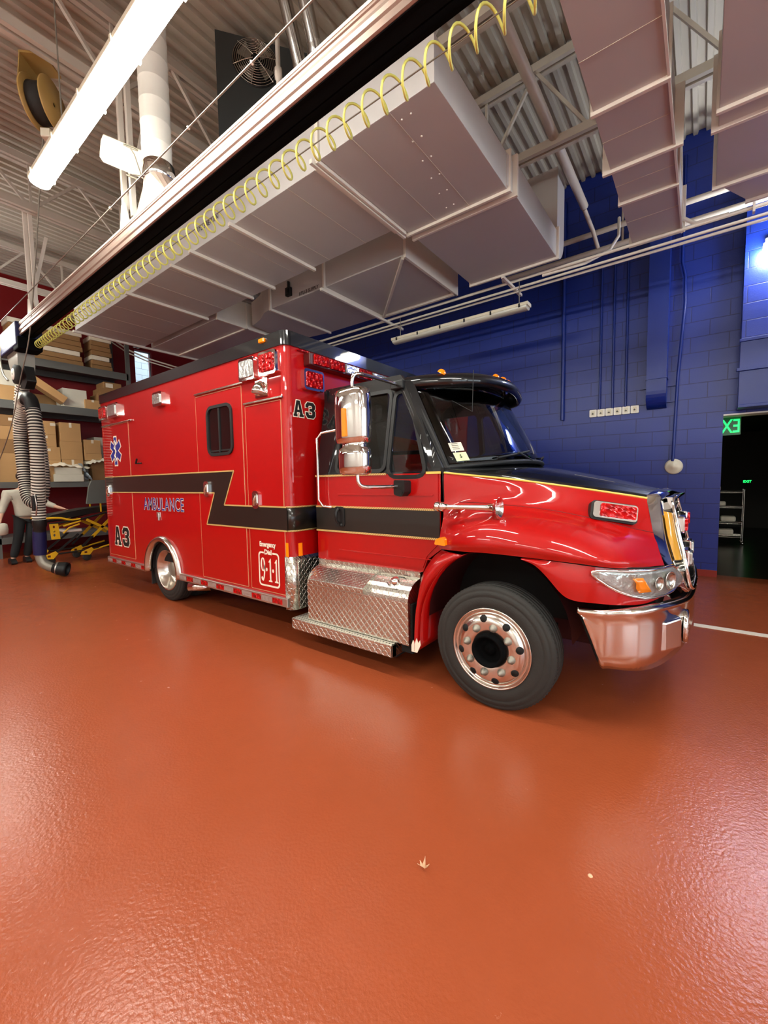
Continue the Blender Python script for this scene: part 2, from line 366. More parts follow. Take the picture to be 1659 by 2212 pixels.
def offs(P, d):
    # outward offset of a polygon
    ar = sum(P[i-1][0]*P[i][1]-P[i][0]*P[i-1][1] for i in range(len(P))); sg = 1 if ar > 0 else -1; out = []; m = len(P)
    for i in range(m):
        p = Vector(P[i]); a = (p-Vector(P[i-1])); c = (Vector(P[(i+1) % m])-p)
        if a.length < 1e-6 or c.length < 1e-6: out.append(tuple(p)); continue
        a.normalize(); c.normalize(); n1 = Vector((a.y, -a.x))*sg; n2 = Vector((c.y, -c.x))*sg; b = n1+n2
        if b.length < 0.3: b = n1
        b.normalize(); out.append(tuple(p+b*min(d/max(b.dot(n1), 0.35), 2.2*d)))
    return out
_tc = {}
def text_geo(txt, offset=0.0, spacing=1.0):
    cu = bpy.data.curves.new('t', 'FONT'); cu.body = txt; cu.size = 1; cu.offset = offset; cu.space_character = spacing; cu.resolution_u = 4
    o = bpy.data.objects.new('t', cu); COL.objects.link(o); bpy.context.view_layer.update()
    me = bpy.data.meshes.new_from_object(o.evaluated_get(bpy.context.evaluated_depsgraph_get()))
    V = [tuple(v.co) for v in me.vertices]; F = [tuple(p.vertices) for p in me.polygons]
    bpy.data.objects.remove(o); bpy.data.curves.remove(cu); bpy.data.meshes.remove(me); return V, F
def text_on(mb, txt, fn, w, h, offset=0.0, spacing=1.0, mi=0, shear=0):
    V, F = text_geo(txt, offset, spacing); x0 = min(v[0] for v in V); x1 = max(v[0] for v in V); y0 = min(v[1] for v in V); y1 = max(v[1] for v in V)
    mb.add([fn((v[0]-x0)/(x1-x0)*w+shear*(v[1]-y0), (v[1]-y0)/(y1-y0)*h) for v in V], F, mi)

# ================================================================== room shell
XL, XR, YF, YB, ZC = -13.0, 6.5, -7.0, 7.9, 6.45
struct(MB().box(XL-0.2, XR+0.2, YF-0.2, YB+0.2, -0.15, 0).build('floor', 'floor'))
# corrugated roof deck, ribs run along y
P = []; x = XL
prof = [(0, 0), (0.05, 0), (0.062, 0.05), (0.138, 0.05), (0.15, 0)]
pts = []
while x < XR:
    for dx, dz in prof[:-1]: pts.append((x+dx, ZC+dz))
    x += 0.15
b = MB(); b.grid([[(px, yy, pz) for px, pz in pts] for yy in (YF-0.2, YB+0.2)], smooth=False); b.box(XL-0.2, XR+0.2, YF-0.2, YB+0.2, ZC+0.06, ZC+0.16)
struct(b.build('ceiling', 'deck', recalc=False))
# back wall with opening
b = MB(); b.box(XL-0.2, 0.22, YB, YB+0.2, 0, 6.6); b.box(0.22, 3.6, YB, YB+0.2, 2.40, 6.6); b.box(3.6, XR+0.2, YB, YB+0.2, 0, 6.6)
struct(b.build('wall_back', 'blue'))
struct(MB().box(XL, 0.22, YB-0.012, YB, 0, 0.1).build('baseboard_back', mat('red_cove_base', (150, 44, 30), 0.4)))
wy = [(5.42, 5.88, 4.15, 5.4), (4.79, 4.86, 4.5, 5.4), (3.84, 3.99, 4.55, 5.3)]
b = MB(); ys = [YF-0.2, 3.84, 3.99, 4.79, 4.86, 5.42, 5.88, YB+0.2]
for i in range(7):
    y0, y1 = ys[i], ys[i+1]; w = [q for q in wy if abs(q[0]-y0) < 1e-6]
    if w: b.box(XL-0.2, XL, y0, y1, 0, w[0][2]); b.box(XL-0.2, XL, y0, y1, w[0][3], 6.6)
    else: b.box(XL-0.2, XL, y0, y1, 0, 6.6)
struct(b.build('wall_left', 'redwall'))
for i, (y0, y1, z0, z1) in enumerate(wy):
    b = MB(); t = 0.02
    b.box(XL-0.12, XL-0.06, y0, y0+t, z0, z1); b.box(XL-0.12, XL-0.06, y1-t, y1, z0, z1); b.box(XL-0.12, XL-0.06, y0, y1, z0, z0+t); b.box(XL-0.12, XL-0.06, y0, y1, z1-t, z1)
    o = struct(b.build('window_%d' % (i+1), 'shelf'))
    MB().box(XL-0.095, XL-0.085, y0+t, y1-t, z0+t, z1-t).build('pane', mat('window_glass', (235, 245, 248), 0.0, trans=1, var=0, ior=1.1), parent=o)
struct(MB().box(XL-2.2, XL-2.0, 1.5, 9.0, 0, 7.0).build('wall_outside', 'outblock'))
b = MB()
for (y0, y1, z0, z1) in [(YF-0.2, -5.2, 0, 6.6), (-5.2, 0.8, 4.0, 6.6), (0.8, 1.4, 0, 6.6), (1.4, 6.2, 4.0, 6.6), (6.2, YB+0.2, 0, 6.6)]: b.box(XR, XR+0.2, y0, y1, z0, z1)
struct(b.build('wall_right', 'outer'))
for k, (y0, y1) in enumerate([(-5.2, 0.8), (1.4, 6.2)]):
    b = MB(); b.box(XR+0.05, XR+0.1, y0, y1, 0, 1.15 if k else 0.5)  # solid lower panel added to keep daylight from under the truck
    for z in (1.2, 1.9, 2.6, 3.3, 3.95): b.box(XR+0.05, XR+0.1, y0, y1, z-0.03, z+0.03)
    for j in range(7): yy = y0+(y1-y0)*j/6; b.box(XR+0.05, XR+0.1, yy-0.03, yy+0.03, 0, 4)
    struct(b.build('door_%d' % (k+1), 'outer'))
struct(MB().box(XL-0.2, XR+0.2, YF-0.2, YF, 0, 6.6).build('wall_front', 'outer'))
# dark hall beyond the opening
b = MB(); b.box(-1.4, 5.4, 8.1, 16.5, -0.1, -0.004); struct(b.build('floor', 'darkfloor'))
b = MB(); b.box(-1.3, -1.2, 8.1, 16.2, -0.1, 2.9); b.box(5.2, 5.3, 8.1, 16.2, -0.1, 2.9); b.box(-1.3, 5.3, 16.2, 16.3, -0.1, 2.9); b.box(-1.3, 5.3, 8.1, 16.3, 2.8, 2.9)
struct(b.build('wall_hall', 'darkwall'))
# bulkhead above the opening
b = MB(); b.box(0.37, 3.8, 7.6, YB, 2.5, 6.4)
struct(b.build('wall_bulkhead', 'blue'))
b = MB(); b.box(0.35, 3.82, 7.56, 7.61, 3.32, 3.36); b.box(0.33, 3.82, 7.55, 7.61, 2.93, 2.97); b.box(0.36, 3.8, 7.585, 7.6, 2.48, 3.34); b.box(0.36, 3.8, 7.56, 7.9, 2.44, 2.48)
struct(b.build('trim_1', 'bluep', bevel=0.004))
struct(MB().box(0.22, 3.6, 7.86, 8.14, 2.38, 2.40).build('trim_2', 'outer'))
struct(MB().box(-0.022, 6.5, 5.16, 5.26, 0.0, 0.003).build('trim_3', 'vinylwhite'))

# ================================================================== fluorescent fixtures
def fixture(x, y, z, lit, label, group=None, L=2.44, wires=True, up=False):
    t = thing('fluorescent_fixture', label, 'light fixture', (x, y, z), 0, group); h = L/2
    W = lambda px, py, pz: (x+px, y+py, z+pz)
    b = MB(); b.prism(rrect(-0.085, 0.085, 0.05, 0.10, 0.015, 3), lambda u, v: W(-h, u, v), (L, 0, 0)); b.build('housing', 'lamphouse', t)
    b = MB(); pr = [(-0.08, 0.05)]+[(-0.08*cos(a*pi/10), 0.05-0.055*sin(a*pi/10)**0.7) for a in range(1, 10)]+[(0.08, 0.05)]
    b.prism(pr, lambda u, v: W(-h+0.02, u, v), (L-0.04, 0, 0)); b.build('lens', 'lamp' if lit else 'lampoff', t)
    if up: MB().box(x-h+0.05, x+h-0.05, y-0.05, y+0.05, z+0.101, z+0.106).build('added_top_glow', 'added_uplight', t)  # upward glow added on off-frame fixtures to brighten the ceiling
    for k in range(6):
        for sgn in (-1,) if not lit else (-1, 1):
            b = MB(); cx = -h+0.12+k*(L-0.24)/5; b.box(x+cx-0.012, x+cx+0.012, y+sgn*0.088-0.006, y+sgn*0.088+0.006, z+0.035, z+0.085)
            b.build('latch', 'blackplastic' if not lit else 'lamphouse', t)
    if wires:
        for cx in (-h+(0.7 if lit else 0.15), h-(0.7 if lit else 0.15)):
            b = MB(); zt = 6.4 if lit else z+0.48; b.tube([(x+cx, y, z+0.1), (x+cx, y, zt)], 0.006, 6); b.build('hanger_wire', 'greysteel', t)
    return t
fixture(-3.40, 1.345, 4.3, True, 'lit fluorescent strip fixture hanging at the top left above the exhaust rail', L=3.26)
fixture(-3.30, 6.3, 3.98, False, 'unlit fluorescent strip fixture hanging in front of the blue wall')
for i, (fx, fy) in enumerate([(0.6, 1.345), (4.4, 1.345), (-8.5, -2.2), (-4.2, -2.2), (0.2, -2.2), (4.6, -2.2), (-8.5, -5.4), (-3.2, -5.4), (2.2, -5.4), (-10.1, 1.45)]):
    fixture(fx, fy, 4.3, True, 'lit fluorescent strip fixture further along the bay, out of the frame', 'fluorescent fixtures lighting the bay', wires=False, up=True)
# wall lamp on bulkhead
t = thing('wall_lamp', 'glowing white lamp on the bright blue bulkhead at the right edge', 'wall lamp', (0.75, 7.6, 4.45))
MB().box(0.56, 1.1, 7.52, 7.6, 4.47, 4.58).build('housing', 'lamphouse', t, bevel=0.01)
MB().prism(rrect(7.38, 7.56, 4.34, 4.48, 0.05, 5), lambda u, v: (0.54, u, v), (0.58, 0, 0)).build('lens', 'wall_lens', t)

# ================================================================== ceiling steel
def truss(axis, c, a0, a1, zb, zt, step, label, group, skip=False):
    o = MB()
    P = (lambda s, z, d=0: (s, c+d, z)) if axis == 'x' else (lambda s, z, d=0: (c+d, s, z))
    for zz in (zb, zt):
        for d in (-0.045, 0.045): o.bar(P(a0, zz, d), P(a1, zz, d), 0.05, 0.09)
    s = a0; k = 0
    while s < a1-1e-6:
        e = min(s+step, a1); o.bar(P(s, zb if k % 2 else zt), P(e, zt if k % 2 else zb), 0.035, 0.035); 
        if k % 2 == 0: o.bar(P(e, zb), P(e, zt), 0.03, 0.03)
        s = e; k += 1
    b = o.build('ceiling_truss' if axis == 'y' else 'bar_joist', 'steel'); tag(b, label, 'roof beam', group)
truss('x', 5.42, -12.9, 6.4, 5.45, 6.38, 0.62, 'cream steel bar joist crossing behind the ducts at the upper right', None)
truss('x', 3.9, -12.9, 6.4, 5.75, 6.38, 0.5, 'cream steel bar joist running over the exhaust rail', None)
truss('x', 0.4, -12.9, 6.4, 5.75, 6.38, 0.5, 'cream steel bar joist high at the top left, in front of the lit fixture', None)
truss('y', -4.9, YF, 7.8, 5.5, 6.2, 0.6, 'cream roof girder holding the ochre hose reel', None)
truss('y', -7.9, YF, 7.8, 5.55, 6.2, 0.6, 'cream roof girder crossing left of the lit fixture tip', None)
truss('y', -10.9, YF, 7.8, 5.5, 6.2, 0.6, 'cream roof girder nearest the red rear wall', None)
def pipe(pts, r, m, name, label, cat='pipe', group=None, n=10):
    return tag(MB().tube(pts, r, n).build(name, m), label, cat, group)
pipe([(-1.5, -6, 5.5), (-1.5, 6.95, 5.5)], 0.055, 'steel', 'sprinkler_main', 'thick pinkish pipe running down between the two big ducts')
pipe([(-1.5, 6.95, 5.46), (-1.45, 7.3, 5.3), (-1.42, 7.7, 5.1)], 0.03, 'steel', 'pipe', 'short thin pipe continuing from the end of the thick pinkish pipe')
for k, (dz, yy) in enumerate([(5.35, 7.5), (5.12, 7.6)]):
    pipe([(-3.0, yy, dz), (1.6, yy, dz)], 0.04, 'steel', 'sprinkler_branch', ['upper', 'lower'][k]+' of the two horizontal pipes at the end of the thick pinkish pipe')
for k, xx in enumerate((-1.12, -0.95)):
    pipe([(xx, 3.5, 5.95), (xx, 7.7, 5.95), (xx, 7.8, 5.8), (xx, 7.84, 5.2)], 0.018, 'steel', 'electrical_conduit', ['left', 'right'][k]+' of two thin conduits bending down the dark upper wall', 'conduit')
names = ['top', 'middle', 'lowest']
for k, (yy, zz) in enumerate([(6.28, 4.43), (6.36, 4.36), (6.46, 4.35)]):
    pipe([(-12.9, yy, zz), (6.4, yy, zz)], 0.017 if k else 0.02, 'duct_rib', 'electrical_conduit', names[k]+' of the three long cream conduits running past the blue wall', 'conduit')
pipe([(-0.32, 6.25, 5.4), (-0.3, 6.25, 4.75), (-0.27, 6.27, 4.55), (-0.15, 6.28, 4.45), (0.15, 6.28, 4.44)], 0.022, 'duct_rib', 'electrical_conduit', 'cream conduit bending down behind the middle duct to the long conduits', 'conduit')
pipe([(-1.08, 7.2, 5.3), (-1.05, 7.0, 4.95), (-1.1, 6.6, 4.6), (-1.35, 6.36, 4.42), (-1.9, 6.3, 4.40)], 0.02, 'duct_rib', 'electrical_conduit', 'cream conduit curving down left of the middle duct end', 'conduit')

# ================================================================== ducts
def strut_y(x, y0, y1, label, z=4.45, slots=False, w=0.04):
    b = MB(); b.box(x-w/2, x+w/2, y0, y1, z-0.04, z); 
    return tag(b.build('trapeze_strut', 'duct_rib', bevel=0.003), label, 'strut', None)
Z0 = 4.45
t = thing('return_duct', 'wide boxy painted return air duct above the ambulance with yellow hose in front', 'duct', (-4, 3.5, Z0))
b = MB()
b.box(-2.87, -1.665, 2.88, 4.34, Z0, 4.79); b.box(-2.86, -1.63, 4.46, 6.02, Z0, 4.79); b.box(-2.84, -1.65, 4.3, 4.5, Z0+0.015, 4.77)
b.box(-9.5, -2.97, 2.94, 4.17, Z0, 4.86); b.box(-3.0, -2.86, 2.95, 4.16, Z0+0.02, 4.78)
b.build('duct_body', 'duct', t, bevel=0.004)
b = MB(); arc = [(6.02+0.34*sin(a*pi/16), 4.79-0.34*cos(a*pi/16)) for a in range(9)]
b.prism([(6.02, 4.45)]+arc[1:]+[(6.36, 5.6), (6.02, 5.6)], lambda u, v: (-2.86, u, v), (1.23, 0, 0)); b.build('elbow', 'duct', t)
for (x0, x1, y0, y1) in [(-2.9, -1.63, 4.33, 4.36), (-2.89, -1.6, 4.44, 4.475), (-2.89, -1.6, 6.0, 6.03), (-2.905, -2.875, 2.86, 4.3), (-2.975, -2.945, 2.92, 4.2)]:
    b = MB(); b.box(x0, x1, y0, y1, Z0-0.03, 4.83); b.build('flange', 'duct_rib', t, bevel=0.003)
for (x0, x1, y0, y1) in [(-2.49, -2.484, 2.88, 4.34), (-2.085, -2.079, 2.88, 4.34)]+[(-3.4-0.62*k, -3.394-0.62*k, 2.94, 4.17) for k in range(10)]:
    b = MB(); b.box(x0, x1, y0, y1, Z0-0.003, Z0+0.001); b.build('panel_seam', 'steel', t)
for k in range(6):
    for dx in (0, 0.09):
        MB().lathe([(0, -0.006), (0.008, -0.004), (0.01, 0.002)], (-2.22-0.05*k+dx+0.18, 3.0+0.24*k, Z0), 'Z', 8).build('screw', 'white', t)
b = MB(); text_on(b, 'RTU-3 RETURN', lambda u, v: (-5.09+u, 2.937, 4.625+v), 0.47, 0.055, 0.012); b.build('marking', 'black_text', t)
# strut pieces
strut_y(-2.93, 2.82, 4.34, 'slotted strut under the joint between the two wide return duct sections', w=0.035)
for x, y0, y1, l in [(-4.33, 2.88, 4.2, 'cream strut under the return duct, nearest the ambulance cab'), (-5.2, 2.88, 4.2, 'cream strut under the return duct, second from the front'), (-5.73, 2.90, 4.2, 'cream strut under the return duct, middle one'), (-7.05, 2.86, 4.2, 'cream strut under the return duct, beside the lower box duct'), (-9.5, 2.9, 5.5, 'cream strut under the rear end of the return duct')]:
    strut_y(x, y0, y1, l)
t = thing('supply_duct', 'lower supply air duct with an S bend behind the return duct', 'duct', (-5, 5.2, Z0))
sb = [(-6.78, 4.92)]+[(p.x, p.y) for p in cr([(-6.65, 4.9, 0), (-6.4, 4.83, 0), (-6.15, 4.71, 0), (-5.9, 4.67, 0)], 4)]+[(-3.19, 4.72), (-3.19, 6.15), (-6.0, 6.1), (-6.6, 6.0), (-6.95, 6.0)]
b = MB(); b.prism(sb, lambda u, v: (u, v, Z0+0.01), (0, 0, 0.42)); b.build('duct_body', 'duct', t, bevel=0.004)
b = MB(); b.box(-9.5, -6.95, 4.31, 6.0, Z0, 4.85); b.build('box_section', 'duct', t, bevel=0.004)
for (x0, x1, y0, y1) in [(-9.5, -6.9, 4.89, 4.93), (-6.96, -6.92, 4.29, 6.0), (-5.92, -5.88, 4.64, 6.1), (-4.66, -4.62, 4.66, 6.1), (-4.62, -3.17, 6.1, 6.15), (-3.2, -3.16, 4.7, 6.17)]:
    b = MB(); b.box(x0, x1, y0, y1, Z0-0.025, 4.9); b.build('flange', 'duct_rib', t, bevel=0.003)
MB().bar((-3.22, 4.72, Z0-0.01), (-4.6, 6.12, Z0-0.01), 0.035, 0.04).build('diagonal_brace', 'duct_rib', t)
b = MB(); text_on(b, 'RTU-3 SUPPLY', lambda u, v: (-5.19+u, 4.672, 4.475+v), 0.44, 0.055, 0.012); b.build('marking', 'black_text', t)
b = MB(); b.box(-5.47, -5.36, 4.62, 4.68, 4.53, 4.66); b.box(-5.44, -5.39, 4.60, 4.63, 4.56, 4.63); b.box(-5.43, -5.40, 4.63, 4.67, 4.66, 4.76); b.build('sensor_box', 'blackplastic', t, bevel=0.006)
strut_y(-4.63, 4.6, 6.75, 'long strut under the supply duct that sticks out past the conduits', z=4.42)
strut_y(-2.35, 5.95, 6.72, 'strut stub under the return duct end, above the unlit fixture', z=4.41)
t = thing('supply_duct', 'narrow duct running down the middle right toward the blue wall', 'duct', (-0.54, 2, Z0))
b = MB(); b.box(-0.79, -0.29, -6.5, 6.38, Z0, 4.9); b.build('duct_body', 'duct', t, bevel=0.004)
for y0, e in [(3.9, 0.02), (4.7, 0.07), (5.3, 0.02), (6.3, 0.04), (1.6, 0.02)]:
    b = MB(); b.box(-0.79-e, -0.29+e, y0, y0+0.035, Z0-0.03, 4.94); b.build('flange', 'duct_rib', t, bevel=0.003)
for y0 in (2.9, 3.4, 4.3, 5.0, 5.75):
    MB().box(-0.79, -0.29, y0, y0+0.006, Z0-0.003, Z0).build('panel_seam', 'steel', t)
MB().box(-0.292, -0.275, -6.5, 6.38, Z0-0.015, Z0+0.02).build('edge_angle', 'duct_rib', t)
t = thing('supply_duct', 'duct with a tapered end cut off by the upper right edge of the photo', 'duct', (0.7, 2, Z0))
b = MB(); b.box(0.02, 1.4, -6.5, 5.65, Z0, 5.0); b.build('duct_body', 'duct', t, bevel=0.004)
b = MB(); b.prism([(0.05, 5.66), (1.4, 5.66), (1.4, 6.14), (0.3, 6.14)], lambda u, v: (u, v, Z0+0.01), (0, 0, 0.5)); b.build('tapered_end', 'duct', t, bevel=0.004)
for y0, e in [(4.5, 0.02), (4.72, 0.05), (5.63, 0.03), (1.6, 0.02)]:
    b = MB(); b.box(0.02-e, 1.4+e, y0, y0+0.035, Z0-0.03, 5.04); b.build('flange', 'duct_rib', t, bevel=0.003)
MB().box(0.28, 1.4, 6.12, 6.15, Z0-0.02, 4.9).build('flange', 'duct_rib', t)
t = thing('conduit_bracket', 'slotted bracket clamping the long conduits beside the tapered duct', 'bracket', (0.33, 6.3, 4.3))
b = MB(); b.bar((0.36, 6.25, 4.6), (0.36, 6.25, 4.36), 0.07, 0.02, upv=(1, 0, 0)); b.build('strap', 'duct_rib', t)

# ================================================================== things on the blue wall
def wpipe(x, z0, z1, r, label): return tag(MB().tube([(x, YB-r-0.01, z0), (x, YB-r-0.01, z1)], r, 8).build('wall_conduit', 'bluep'), label, 'conduit')
wpipe(-2.0, 2.54, 6.2, 0.03, 'thick blue painted conduit on the wall, left of the outlet row')
wpipe(-1.41, 2.66, 5.0, 0.017, 'blue conduit above the outlets, leftmost of three')
wpipe(-1.22, 2.66, 5.0, 0.017, 'blue conduit above the outlets, middle of three')
wpipe(-1.03, 2.66, 5.0, 0.017, 'blue conduit above the outlets, rightmost of three')
tag(MB().tube([(-0.37, 7.86, 1.75), (-0.34, 7.86, 3.0), (-0.28, 7.86, 4.1), (-0.29, 7.86, 4.5), (-0.33, 7.86, 4.7), (-0.33, 7.86, 6.2)], 0.02, 8).build('wall_conduit', 'bluep'), 'blue conduit running down the wall to the round alarm bell', 'conduit')
tag(MB().tube([(-6.5, 7.86, 5.0), (-0.3, 7.86, 5.0)], 0.02, 8).build('wall_conduit', 'bluep'), 'horizontal blue conduit high on the wall above the outlet row', 'conduit')
for k in range(6):
    x = -1.505+k*0.122*1.0; t = thing('wall_outlet', 'white electrical outlet plate on the blue wall, number %s from the left of six' % ['one', 'two', 'three', 'four', 'five', 'six'][k], 'outlet', (x, YB, 2.55), 0, 'outlets in a row on the blue wall')
    b = MB(); b.prism(rrect(x-0.056, x+0.056, 2.545, 2.665, 0.012, 3), lambda u, v: (u, YB-0.035, v), (0, 0.035, 0)); b.build('cover_plate', 'white', t, bevel=0.004)
    b = MB(); b.prism(rrect(x-0.026, x+0.026, 2.565, 2.645, 0.01, 3), lambda u, v: (u, YB-0.04, v), (0, 0.006, 0)); b.build('socket', 'lamphouse', t)
    b = MB(); b.box(x-0.02, x+0.012, YB-0.048, YB-0.04, 2.59, 2.60); b.box(x-0.006, x, YB-0.05, YB-0.04, 2.585, 2.615); b.build('slots', 'blackplastic', t)
t = thing('wall_duct', 'blue painted vertical raceway box with rounded bottom on the wall', 'duct', (-0.6, YB, 2.55))
arc = [(YB-0.02-0.22*sin(a*pi/16), 2.82-0.24*cos(a*pi/16)) for a in range(9)]
b = MB(); b.prism([(YB, 2.58)]+arc+[(YB-0.24, 6.2), (YB, 6.2)], lambda u, v: (-0.73, u, v), (0.26, 0, 0)); b.build('duct_body', 'bluep', t, bevel=0.004)
for zz in (2.66, 2.9): MB().box(-0.84, -0.36, YB-0.03, YB, zz, zz+0.02).build('mounting_strap', 'bluep', t)
MB().box(-0.74, -0.46, YB-0.25, YB, 3.0, 3.012).build('joint_band', 'bluep', t)
t = thing('alarm_bell', 'round cream alarm bell on the blue wall near the opening', 'alarm bell', (-0.345, YB, 1.55))
MB().lathe([(0, 0), (0.03, 0), (0.035, 0.012), (0.06, 0.016), (0.065, 0.026), (0.09, 0.03), (0.112, 0.045), (0.118, 0.06), (0.118, 0.08)], (-0.355, YB-0.08, 1.67), 'Y', 32).build('gong', 'lamphouse', t)
MB().cyl((-0.355, YB-0.02, 1.67), (-0.355, YB, 1.67), 0.06).build('back_box', 'bluep', t)
# exit sign seen from behind
t = thing('exit_sign', 'green lit exit sign seen from behind, half hidden by the blue wall edge', 'exit sign', (0.19, 8.3, 2.15))
MB().box(-0.08, 0.44, 8.295, 8.305, 2.13, 2.41).build('plate', 'exitplate', t)
b = MB(); text_on(b, 'EXIT', lambda u, v: (0.425-u, 8.29, 2.165+v), 0.37, 0.2, 0.008); b.build('lettering', 'exit', t)
MB().box(-0.08, 0.44, 8.28, 8.32, 2.41, 2.44).build('housing', 'exit', t)
MB().box(-0.08, 0.44, 8.28, 8.32, 2.44, 2.8).build('mount', 'blackplastic', t)
t = thing('exit_sign', 'tiny green exit sign glowing far inside the dark hall', 'exit sign', (0.95, 15.9, 1.25))
b = MB(); b.box(0.93, 1.15, 15.9, 15.94, 1.3, 1.4); b.build('housing', 'blackplastic', t)
b = MB(); text_on(b, 'EXIT', lambda u, v: (0.95+u, 15.89, 1.32+v), 0.18, 0.07, 0.03); b.build('lettering', 'exit', t)
t = thing('wire_shelf_rack', 'chrome wire shelf rack in the dark hall behind the opening', 'shelf rack', (0.3, 12.2, 0))
for px in (-0.5, 0.74):
    for py in (11.9, 12.3): MB().tube([(px, py, 0.08), (px, py, 1.22)], 0.013, 8).build('post', 'wire', t); MB().lathe([(0, -0.03), (0.03, -0.03), (0.04, 0), (0.03, 0.03), (0, 0.03)], (px, py, 0.04), 'X', 10).build('caster', 'wire', t)
for zz in (0.2, 0.5, 0.85, 1.18):
    b = MB()
    for k in range(12): yy = 11.9+0.4*k/11; b.tube([(-0.5, yy, zz), (0.74, yy, zz)], 0.004, 5)
    for yy in (11.9, 12.3): b.tube([(-0.5, yy, zz-0.035), (0.74, yy, zz-0.035)], 0.006, 5)
    for k in range(5): xx = -0.5+1.24*k/4; b.tube([(xx, 11.9, zz), (xx, 12.3, zz)], 0.005, 5)
    b.build('wire_shelf', 'wire', t)
for k, (xx, zz, h) in enumerate([(0.15, 0.2, 0.13), (0.45, 0.2, 0.13), (0.15, 0.5, 0.14), (0.48, 0.5, 0.12), (0.3, 0.85, 0.1), (0.2, 1.18, 0.12)]):
    tag(MB().box(xx-0.12, xx+0.14, 11.95, 12.25, zz+0.006, zz+h).build('folded_cloths', 'label', bevel=0.03), 'folded pale bundle on the hall rack, %s' % ['left on bottom shelf', 'right on bottom shelf', 'left on second shelf', 'right on second shelf', 'on third shelf', 'on top shelf'][k], 'cloth bundle', 'bundles on the wire rack')
# floor debris
b = MB(); 
lf = [(0, 0, 0), (0.02, 0.012, 0.012), (0.045, 0.0, 0.03), (0.03, 0.02, 0.014), (0.035, 0.04, 0.02), (0.012, 0.03, 0.01), (0.0, 0.05, 0.035), (-0.008, 0.028, 0.012), (-0.03, 0.03, 0.018), (-0.015, 0.01, 0.01), (-0.025, -0.012, 0.022)]
cx, cy = -0.812, 1.267; lf = [(a*0.62+0.0, c*0.55, e*1.1+0.004) for a, c, e in lf]
for i in range(1, len(lf)-1): b.add([(cx+p[0], cy+p[1], 0.004+p[2]) for p in ((0.005, 0.015, 0.004), lf[i], lf[i+1])], [(0, 1, 2)])
tag(b.build('dry_leaf', 'leaf', solid=0.0015, recalc=False), 'small curled dry leaf lying on the red floor', 'leaf')
tag(MB().lathe([(0, 0.005), (0.006, 0.004), (0.009, 0)], (-0.291, 1.634, 0), 'Z', 10).build('crumb', 'leaf'), 'tiny pale crumb on the red floor right of the leaf', 'debris')

# ================================================================== ambulance
YB_ = 2.47
A = thing('ambulance', 'red and black ambulance truck parked on the red floor in front of the blue wall', 'ambulance', (-3.6, YC, 0))
def side(Y): return lambda u, v: (u, Y, v)
def decal(name, poly, m, Y, holes=(), t=0.0015, parent=None): 
    return MB().prism(poly, side(Y), (0, t, 0), holes).build(name, m, parent or A)
def front(X): return lambda u, v: (X, u, v)
# ---- module body
ARX, ARZ, ARR = -5.43, 0.40, 0.40
arch = [(ARX+ARR*cos(pi-a*pi/20), ARZ+ARR*sin(pi-a*pi/20)) for a in range(21)]
prof = [(-7.16, 0.44), (ARX-ARR, 0.44)]+arch[1:-1]+[(ARX+ARR, 0.44), (-3.03, 0.44), (-3.03, 2.73), (-7.16, 2.73)]
b = MB(); b.prism(prof, side(YB_), (0, 2.44, 0))
R = 0.07; plan = [(-3.04, YB_)]+[(-2.95-R+R*sin(a*pi/16), YB_+R-R*cos(a*pi/16)) for a in range(9)]+[(-2.95-R+R*cos(a*pi/16), 4.91-R+R*sin(a*pi/16)) for a in range(9)]+[(-3.04, 4.91)]
b.prism(plan, lambda u, v: (u, v, 0.36), (0, 0, 2.37))
b.build('module_body', 'red', A, bevel=0.006)
# black roof rail
def planrr(g): return [(x+(-g if x < -4 else g), y+(-g if y < YC else g)) for x, y in [(-7.16, YB_+0.0)]+plan[1:-1]+[(-7.16, 4.91)]]
b = MB(); b.prism(planrr(0.012), lambda u, v: (u, v, 2.725), (0, 0, 0.125)); b.build('roof_rail', 'black', A, bevel=0.012)
b = MB(); b.box(-7.0, -3.1, 2.6, 4.8, 2.85, 2.875); b.build('roof_panel', 'white', A, bevel=0.01)
MB().box(-3.28, -3.2, 2.435, 2.462, 2.79, 2.825).build('marker_light', 'amber', A, bevel=0.006)
# compartment doors
def cdoor(x0, x1, z0, z1, nm='compartment_door', cut=None):
    o = MB().box(x0, x1, YB_-0.006, YB_+0.002, z0, z1).build(nm, 'red', A, bevel=0.003); 
    b = MB(); t = 0.006
    for (a, c, e, f) in [(x0-t, x0, z0, z1), (x1, x1+t, z0, z1), (x0, x1, z1, z1+t), (x0, x1, z0-t, z0)]: b.box(a, c, YB_-0.0045, YB_+0.001, e, f)
    b.build('door_gap', mat('gap_trim', (196, 140, 100), 0.5) if 'gap_trim' not in bpy.data.materials else bpy.data.materials['gap_trim'], o); return o
d_rear = cdoor(-7.1, -6.24, 0.49, 2.37); d_entry = cdoor(-4.47, -3.62, 0.47, 2.46, 'entry_door'); d_front = cdoor(-3.56, -3.03, 0.47, 2.25)
for x0, x1, z in [(-7.12, -6.1, 2.375), (-4.47, -3.57, 2.475), (-3.57, -2.995, 2.265)]:
    MB().box(x0, x1, YB_-0.022, YB_, z, z+0.02).build('drip_rail', 'alu', A, bevel=0.004)
